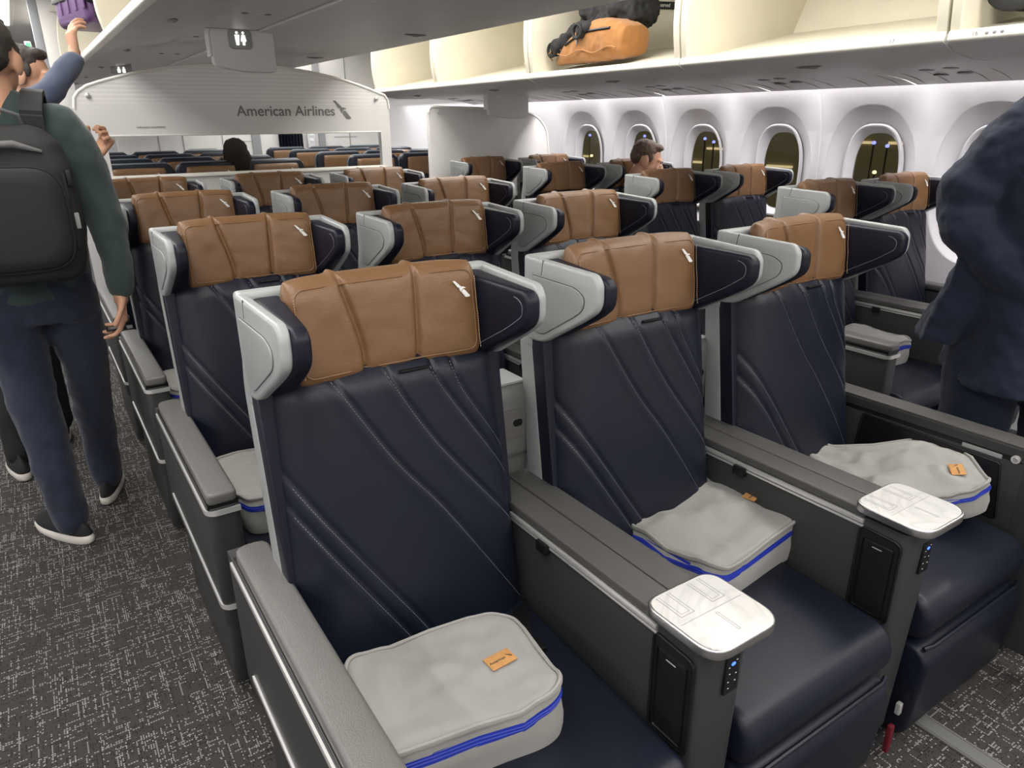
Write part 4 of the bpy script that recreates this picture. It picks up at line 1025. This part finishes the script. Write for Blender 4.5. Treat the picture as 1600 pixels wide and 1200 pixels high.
b = NB(); hand(b, (.284, 3.82, 1.750), (.02, .12, .9), (.9, .25, -.1), curl=.42, side=1, sc=1.0); chain(b, [((.272, 3.80, 1.72), .026), ((.284, 3.82, 1.76), .025)]); PL(b, 'hand', SKIN, .0035, 3, None, m2, B2)
b = NB(); hand(b, (.29, 3.80, 1.345), (.6, .0, .75), (-.5, -.6, .5), curl=.95, side=-1, sc=1.0); PL(b, 'hand', SKIN, .0035, 3, None, m2, B2)
for hx, tx in (((-.25, 3.50, 0), (-.30, 3.74, 0)), ((-.09, 3.86, 0), (-.10, 4.12, 0))):
    shoe(m2, Vector(hx) - Vector(B2), Vector(tx) - Vector(B2))

# ---- person in navy suit, right aisle
B3 = (2.42, .78, 0)
nv = empty('person', B3, 0, 'person in a navy suit jacket standing in the right aisle with one arm bent', 'person')
b = NB()
trunk(b, [(2.35, .85, .74, .235, .185), (2.37, .86, .86, .235, .175), (2.37, .88, 1.02, .225, .170), (2.365, .87, 1.15, .225, .170), (2.365, .84, 1.30, .235, .170), (2.38, .78, 1.44, .215, .15), (2.42, .72, 1.53, .17, .12), (2.45, .70, 1.60, .08, .08)], rot=radians(38))
chain(b, [((2.27, .86, 1.49), .088), ((2.235, .91, 1.43), .084), ((2.215, .945, 1.375), .089), ((2.195, .98, 1.32), .076), ((2.180, .995, 1.28), .084), ((2.165, 1.00, 1.225), .070), ((2.160, .975, 1.185), .074), ((2.17, .93, 1.14), .060), ((2.175, .90, 1.11), .066), ((2.185, .85, 1.07), .055), ((2.20, .79, 1.02), .052)])
chain(b, [((2.58, .60, 1.48), .078), ((2.70, .52, 1.25), .062), ((2.62, .40, 1.12), .048)])
loft(b, [[(2.14, .96, 1.14), (2.22, 1.00, 1.14), (2.35, .95, 1.14), (2.34, .85, 1.14), (2.24, .85, 1.14), (2.18, .88, 1.14)],
         [(2.13, .99, 1.0), (2.22, 1.04, 1.0), (2.36, .98, 1.0), (2.35, .88, 1.0), (2.24, .88, 1.0), (2.17, .90, 1.0)],
         [(2.12, 1.03, .845), (2.20, 1.09, .86), (2.38, 1.02, .84), (2.36, .95, .84), (2.24, .95, .84), (2.15, .97, .84)]])
PL(b, 'jacket', SUIT, .008, 4, (.022, .065), nv, B3)
b = NB(); trunk(b, [(2.335, .82, .95, .17, .13), (2.33, .83, .83, .185, .15), (2.33, .83, .74, .18, .14)], rot=radians(38))
chain(b, [((2.27, .90, .80), .108), ((2.27, .90, .48), .088), ((2.27, .91, .10), .066)]); chain(b, [((2.40, .74, .80), .105), ((2.41, .73, .48), .086), ((2.41, .72, .10), .064)])
PL(b, 'trousers', SUIT, .010, 6, (.02, .10), nv, B3)
b = NB(); hand(b, (2.215, .755, .995), (.3, -.8, -.45), (.7, .4, -.2), curl=.5, side=1); PL(b, 'hand', SKIN, .0035, 3, None, nv, B3)
b = NB(); hand(b, (2.60, .37, 1.10), (-.3, -.8, -.2), (-.7, .4, -.2), curl=.5, side=-1); PL(b, 'hand', SKIN, .0035, 3, None, nv, B3)
head(nv, (2.50 - B3[0], .62 - B3[1], 1.70), radians(38), .15, HAIRB)
for h_, t_ in (((2.27, .98, 0), (2.38, .74, 0)), ((2.40, .80, 0), (2.52, .55, 0))): shoe(nv, Vector(h_) - Vector(B3), Vector(t_) - Vector(B3))

# ---- seated man reading, third window-side row by the window
B4 = (3.20, 3.35, 0)
B4 = (3.53, 3.72, 0); sm_ = empty('person', B4, 0, 'seated person with short brown hair looking down, third window-side row', 'person')
head(sm_, (0, -.03, 1.205), .80, .30, HAIRM, 1.0)
b = NB(); trunk(b, [(0, .04, .50, .17, .12), (0, .03, .75, .17, .12), (0, 0, .95, .19, .11), (0, -.02, 1.03, .14, .09), (0, -.02, 1.08, .06, .06)])
for s_ in (-1, 1): chain(b, [((s_ * .16, -.02, .99), .06), ((s_ * .20, -.14, .78), .048), ((s_ * .10, -.32, .74), .036)])
PL(b, 'sweater', BLKT, .011, 6, (.012, .08), sm_, (0, 0, 0))
b = NB()
for s_ in (-1, 1): chain(b, [((s_ * .08, .0, .56), .085), ((s_ * .09, -.42, .57), .07), ((s_ * .09, -.47, .30), .055), ((s_ * .09, -.48, .08), .048)])
PL(b, 'trousers', TROU, .011, 6, None, sm_, (0, 0, 0))
for s_ in (-1, 1):
    b = NB(); hand(b, (s_ * .09, -.35, .735), (-s_ * .4, -.8, .2), (0, .2, .9), curl=.5, side=s_); PL(b, 'hand', SKIN, .004, 3, None, sm_, (0, 0, 0))
# ---- passenger with dark hair beyond the divider
B5 = (1.33, 5.72, 0)
dh = empty('person', B5, 0, 'seated person with long dark hair seen from behind through the divider slot', 'person')
head(dh, (0, 0, 1.235), pi, 0, HAIRM2, 1.0, longhair=True)
b = NB(); trunk(b, [(1.33, 5.74, .50, .17, .12), (1.33, 5.74, .85, .18, .12), (1.33, 5.72, 1.0, .19, .10), (1.33, 5.72, 1.06, .12, .08)]); PL(b, 'jumper', BLUEJ, .012, 5, None, dh, B5)
# ------------------------------------------------------------------ things in the bins
t = empty('orange_duffel_bag', (2.82, 3.30, 1.775), 0, 'orange backpack lying in the open right bin', 'bag')
g = NB(); R = []
def dsec(y, hx, hz, z0): return [(se(2 * pi * i / 40, hx, 1, 3.2)[0] + .0, y, z0 + (1 + se(2 * pi * i / 40, 1, 1, 3.2)[1]) * hz) for i in range(40)]
loft(g, [dsec(-.345, .08, .050, .0), dsec(-.335, .125, .076, -.005), dsec(-.22, .145, .095, -.01), dsec(-.02, .15, .108, -.012), dsec(.12, .14, .098, -.012), dsec(.26, .125, .055, -.010), dsec(.335, .10, .025, -.008), dsec(.35, .06, .015, -.005)])
for v in g.verts:
    if v.co.y < 0: v.co.y *= .74
    v.co.x = -.15 + (v.co.x + .15) * .78; v.co.z += .10 * (v.co.x + .15) * .9
OR = mat('orange_canvas', (.31, .125, .022), .8, bump=(500, .4), var=(9, .1), sheen=.2)
ob_ = remesh(link('bag_body', g, OR, t), .008, 3, (.018, .06))
from mathutils.bvhtree import BVHTree
bv = BVHTree.FromPolygons([v.co for v in ob_.data.vertices], [tuple(p.vertices) for p in ob_.data.polygons])
def onbag(y, z):
    h_ = bv.ray_cast(Vector((-.5, y, z)), Vector((1, 0, 0)))
    return (h_[0] if h_[0] else Vector((-.13, y, z)))
g = NB(); tube(g, [onbag(.22 - i * .035, .092 + .052 * sin(min(1, i / 7) * pi / 2)) + Vector((-.001, 0, 0)) for i in range(12)], .0075, n=8); zz = link('bag_zip', g, BLACK, t)
g = NB(); q_ = onbag(.10, .11); box(g, q_.x - .008, q_.x + .002, .094, .106, .085, .135, .003); link('zip_puller', g, GREY2, zz)
g = NB(); tube(g, [(-.152, -.23 + i * .038, .045 + .012 * sin(i)) for i in range(14)], .004, n=6); link('seam_piping', g, OR, t)
g = NB(); tube(g, [(-.13, .34, .02), (-.15, .36, .05), (-.14, .32, .08), (-.12, .27, .075)], .008, n=8, flat=.5); link('carry_strap', g, OR, t)
g = NB(); ell(g, (2.93, 3.31, 2.04), (.17, .22, .11), rot=(.25, -.2, 0)); ell(g, (2.88, 3.42, 2.02), (.13, .20, .075), rot=(.5, 0, .2)); ell(g, (2.86, 3.24, 2.02), (.10, .14, .062)); ell(g, (2.86, 3.18, 2.00), (.08, .09, .07))
chain(g, [((2.78, 3.50, 1.95), .05), ((2.70, 3.62, 1.855), .042)]); chain(g, [((2.80, 3.28, 1.965), .05), ((2.68, 3.36, 1.925), .042)])
jk = tag(remesh(link('black_jacket', g, BLKT), .009, 3, (.05, .055)), 'black puffer jacket heaped on the orange bag in the bin', 'jacket')
for c_, d_ in (((2.695, 3.628, 1.850), None), ((2.672, 3.368, 1.922), None)):
    g = NB(); tube(g, [Vector(c_) + Vector((-.022, cos(a) * .034, sin(a) * .034)) for a in [i * pi / 8 for i in range(16)]], .009, n=8, closed=True); link('cuff', g, PACK, jk)
t = empty('black_travel_bag', (2.84, 1.12, 1.785), 0, 'black bag with looped strap in the nearest right bin', 'bag')
g = NB(); ell(g, (.03, -.10, .10), (.15, .26, .10)); ell(g, (-.02, .10, .06), (.10, .12, .06)); remesh(link('bag_body', g, BLKT, t), .010, 4, (.02, .08))
g = NB(); tube(g, [(-.15, .10 + .075 * cos(a), .075 + .062 * sin(a)) for a in [i * pi / 10 for i in range(20)]], .019, n=8, closed=True, flat=.6); link('looped_strap', g, PACK, t)
g = NB(); box(g, -.125, -.115, .08, .12, .04, .10, .002); link('paper_tag', g, GREY, t)
# purple suitcase in the left bins
t = empty('purple_suitcase', (.545, 4.66, 1.945), radians(12), 'purple hard-shell suitcase with black straps in the bin over the left aisle', 'suitcase')
PUR = mat('purple_shell', (.095, .038, .135), .4, bump=(60, .1))
g = NB(); box(g, -.19, .22, -.25, .25, .0, .37, .05, 5); link('suitcase_shell', g, PUR, t)
g = NB()
for i in range(4): box(g, -.194, -.188, -.25 + i * .12, -.22 + i * .12, .06, .34, .002)
link('shell_ribs', g, PUR, t)
g = NB(); tube(g, [(-.17, -.25, .10), (-.15, -.285, .10), (-.0, -.29, .13), (.08, -.25, .14)], .017, n=10); tube(g, [(-.14, -.25, .02), (-.12, -.275, .07)], .022, n=10); link('handle', g, BLACK, t)
g = NB(); box(g, -.198, -.186, -.24, .24, .12, .165, .004); box(g, -.19, .21, -.262, -.246, .12, .165, .004); link('strap', g, BLACK, t)
t = empty('black_holdall', (.655, 5.95, 1.92), 0, 'black holdall in the bin beyond the purple suitcase', 'bag')
g = NB(); box(g, -.17, .17, -.34, .34, .02, .36, .06, 5); link('bag_body', g, BLKT, t)
g = NB(); tube(g, [(-.17, -.15, .15), (-.21, -.1, .22), (-.21, .1, .22), (-.17, .15, .15)], .012, n=8); link('handle', g, PACK, t)
# dark bag on the floor at the right
t = empty('black_floor_bag', (2.10, .70, 0), 0, 'small shiny black bag on the carpet at the right edge', 'bag')
g = NB(); ell(g, (.06, -.02, .055), (.07, .09, .055)); remesh(link('bag_body', g, mat('shiny_black', (.01, .01, .012), .25, bump=(150, 1)), t), .006, 3, (.015, .02))
g = NB(); tube(g, [(.02, .02, .09), (.03, .0, .14), (.07, -.03, .14), (.09, -.05, .09)], .005, n=6); link('strap', g, BLACK, t)
# seat tracks
for k, x in enumerate((1.665, .92, .62)):
    if k > 0: continue
    g = NB(); box(g, x - .026, x + .026, -1.8, .64, 0, .007, .003); box(g, x - .022, x - .018, -1.8, .62, .006, .009); box(g, x + .018, x + .022, -1.8, .62, .006, .009); struct('trim_%d' % (80 + k), g, mat('track_cover_grey', (.16, .16, .155), .4))
    g = NB(); box(g, x - .024, x + .024, .62, .68, 0, .012, .003); struct('trim_%d' % (85 + k), g, LID)

# ------------------------------------------------------------------ economy seats beyond the dividers
def make_eco():
    t = empty('economy_seat')
    g = NB(); prism(g, rounded([(-.215, .55), (-.225, 1.17), (-.195, 1.215), (.195, 1.215), (.225, 1.17), (.215, .55)], [0, .05, .05, .05, .05, 0], 5), 'y', -.02, .05, bev=.015, seg=3); link('backrest', g, NAVY, t)
    g = NB(); tube(g, [(-.221, .015, .8), (-.224, .015, 1.13), (-.212, .015, 1.185), (-.175, .015, 1.212), (.175, .015, 1.212), (.212, .015, 1.185), (.224, .015, 1.13), (.221, .015, .8)], .011, n=8); link('seat_edge', g, mat('blue_grey_edge', (.10, .115, .14), .5) if 'blue_grey_edge' not in bpy.data.materials else bpy.data.materials['blue_grey_edge'], t)
    g = NB(); cushion(g, .165, .075, .05, lambda x, z: -.055 - .012 * (abs(x) / .165) ** 2 + .006 * (exp(-((x + .06) / .005) ** 2) + exp(-((x - .06) / .005) ** 2)), nu=36, nv=16, zc=1.115); h = link('headrest_cushion', g, TAN, t)
    emblem(h, 'emblem', WHITE, .036, lambda x, z, y: (.105 + x, -.066 - .001 * y, 1.125 + z))
    g = NB(); box(g, -.22, .22, -.46, .02, .38, .48, .04, 4); link('seat_cushion', g, NAVY, t)
    g = NB(); box(g, -.20, .20, -.40, .0, 0, .38, .01); link('seat_base', g, DARK, t)
    return t
eco = make_eco(); first = True
for r in range(4):
    for grp, xs in (('middle', (.66, 1.12, 1.58)), ('window-side', (2.42 + .06, 2.94, 3.40))):
        for k, x in enumerate(xs):
            o = eco if first else copy_tree(eco); first = False
            o.location = (x, 5.62 + .80 * r + (.25 if grp != 'middle' else 0), .0)
            o.rotation_euler = (0, 0, 0)
            tag(o, f'economy seat beyond the divider, {grp} block, row {["one", "two", "three", "four"][r]} past it, {["left", "centre", "right"][k]} of three', 'seat', 'economy seats beyond the divider')

# ------------------------------------------------------------------ night apron outside the windows
g = NB(); box(g, 5, 60, -30, 60, -3.6, -3.5); tag(struct('ground_apron', g, mat('dark_apron', (.16, .14, .09), .8)))
t = empty('hangar_building', (34, 20, -3.5), 0, 'dark hangar building outside, seen dimly through the windows', 'building')
g = NB(); box(g, 0, 6, -60, 140, 0, 9); link('hangar_wall', g, mat('hangar_wall', (.38, .35, .26), .8), t)
g = NB()
random.seed(3)
LAMP = mat('apron_lamp', (1, .8, .4), .5, emit=((1, .76, .32), 3)); LAMPB = mat('blue_apron_lamp', (.3, .3, 1), .5, emit=((.16, .18, 1), 3))
for k in range(60):
    y = -50 + k * 2.1; z = random.choice((2.5, 2.9, 3.3, 3.8)); box(g, -.1, 0, y, y + random.uniform(.5, 1.8), z, z + .12)
link('reflection_streaks', g, mat('streak_glow', (1, .85, .5), .5, emit=((1, .8, .5), .55)), t)  # added glowing strips, imitating light streaks reflected in the window panes
for i, (wy, oy, oz, c_) in enumerate([(2.335, .03, .175, 1), (2.335, -.05, .16, 1), (2.335 + WP * 2, .02, .18, 1), (2.335 + WP * 2, -.06, .16, 1), (2.335 + WP * 3, .0, .19, 1), (2.335 + WP * 4, .03, .19, 1), (2.335 + WP * 4, .0, .03, 0), (2.335, .0, .02, 0)]):
    # lamps stand far out on the apron along the sight line of the cabin
    p = Vector((3.96, wy + oy, ZW + oz)); d = p - Vector((0, 0, 1.47)); q = Vector((0, 0, 1.47)) + d * (20 / d.x)
    t = empty('apron_lamp', (q.x, q.y, -3.5), 0, f'{"blue" if c_ else "amber"} light outside, seen through window {i + 1} of the row'.replace('window %d of the row' % (i + 1), ['the fifth window from the left edge, upper', 'the fifth window, beside the upper lamp', 'the window right of the seated person, upper left', 'the window right of the seated person, upper right', 'the window behind the seated person', 'the leftmost window, top', 'the leftmost window, glowing low', 'the fifth window, mid height'][i]), 'lamp')
    g = NB(); cyl(g, (0, 0, 0), .025, q.z + 3.5); link('lamp_post', g, DARK, t)
    g = NB(); ell(g, (0, 0, q.z + 3.5), (.055, .055, .05)); link('lamp_head', g, LAMPB if c_ else LAMP, t)
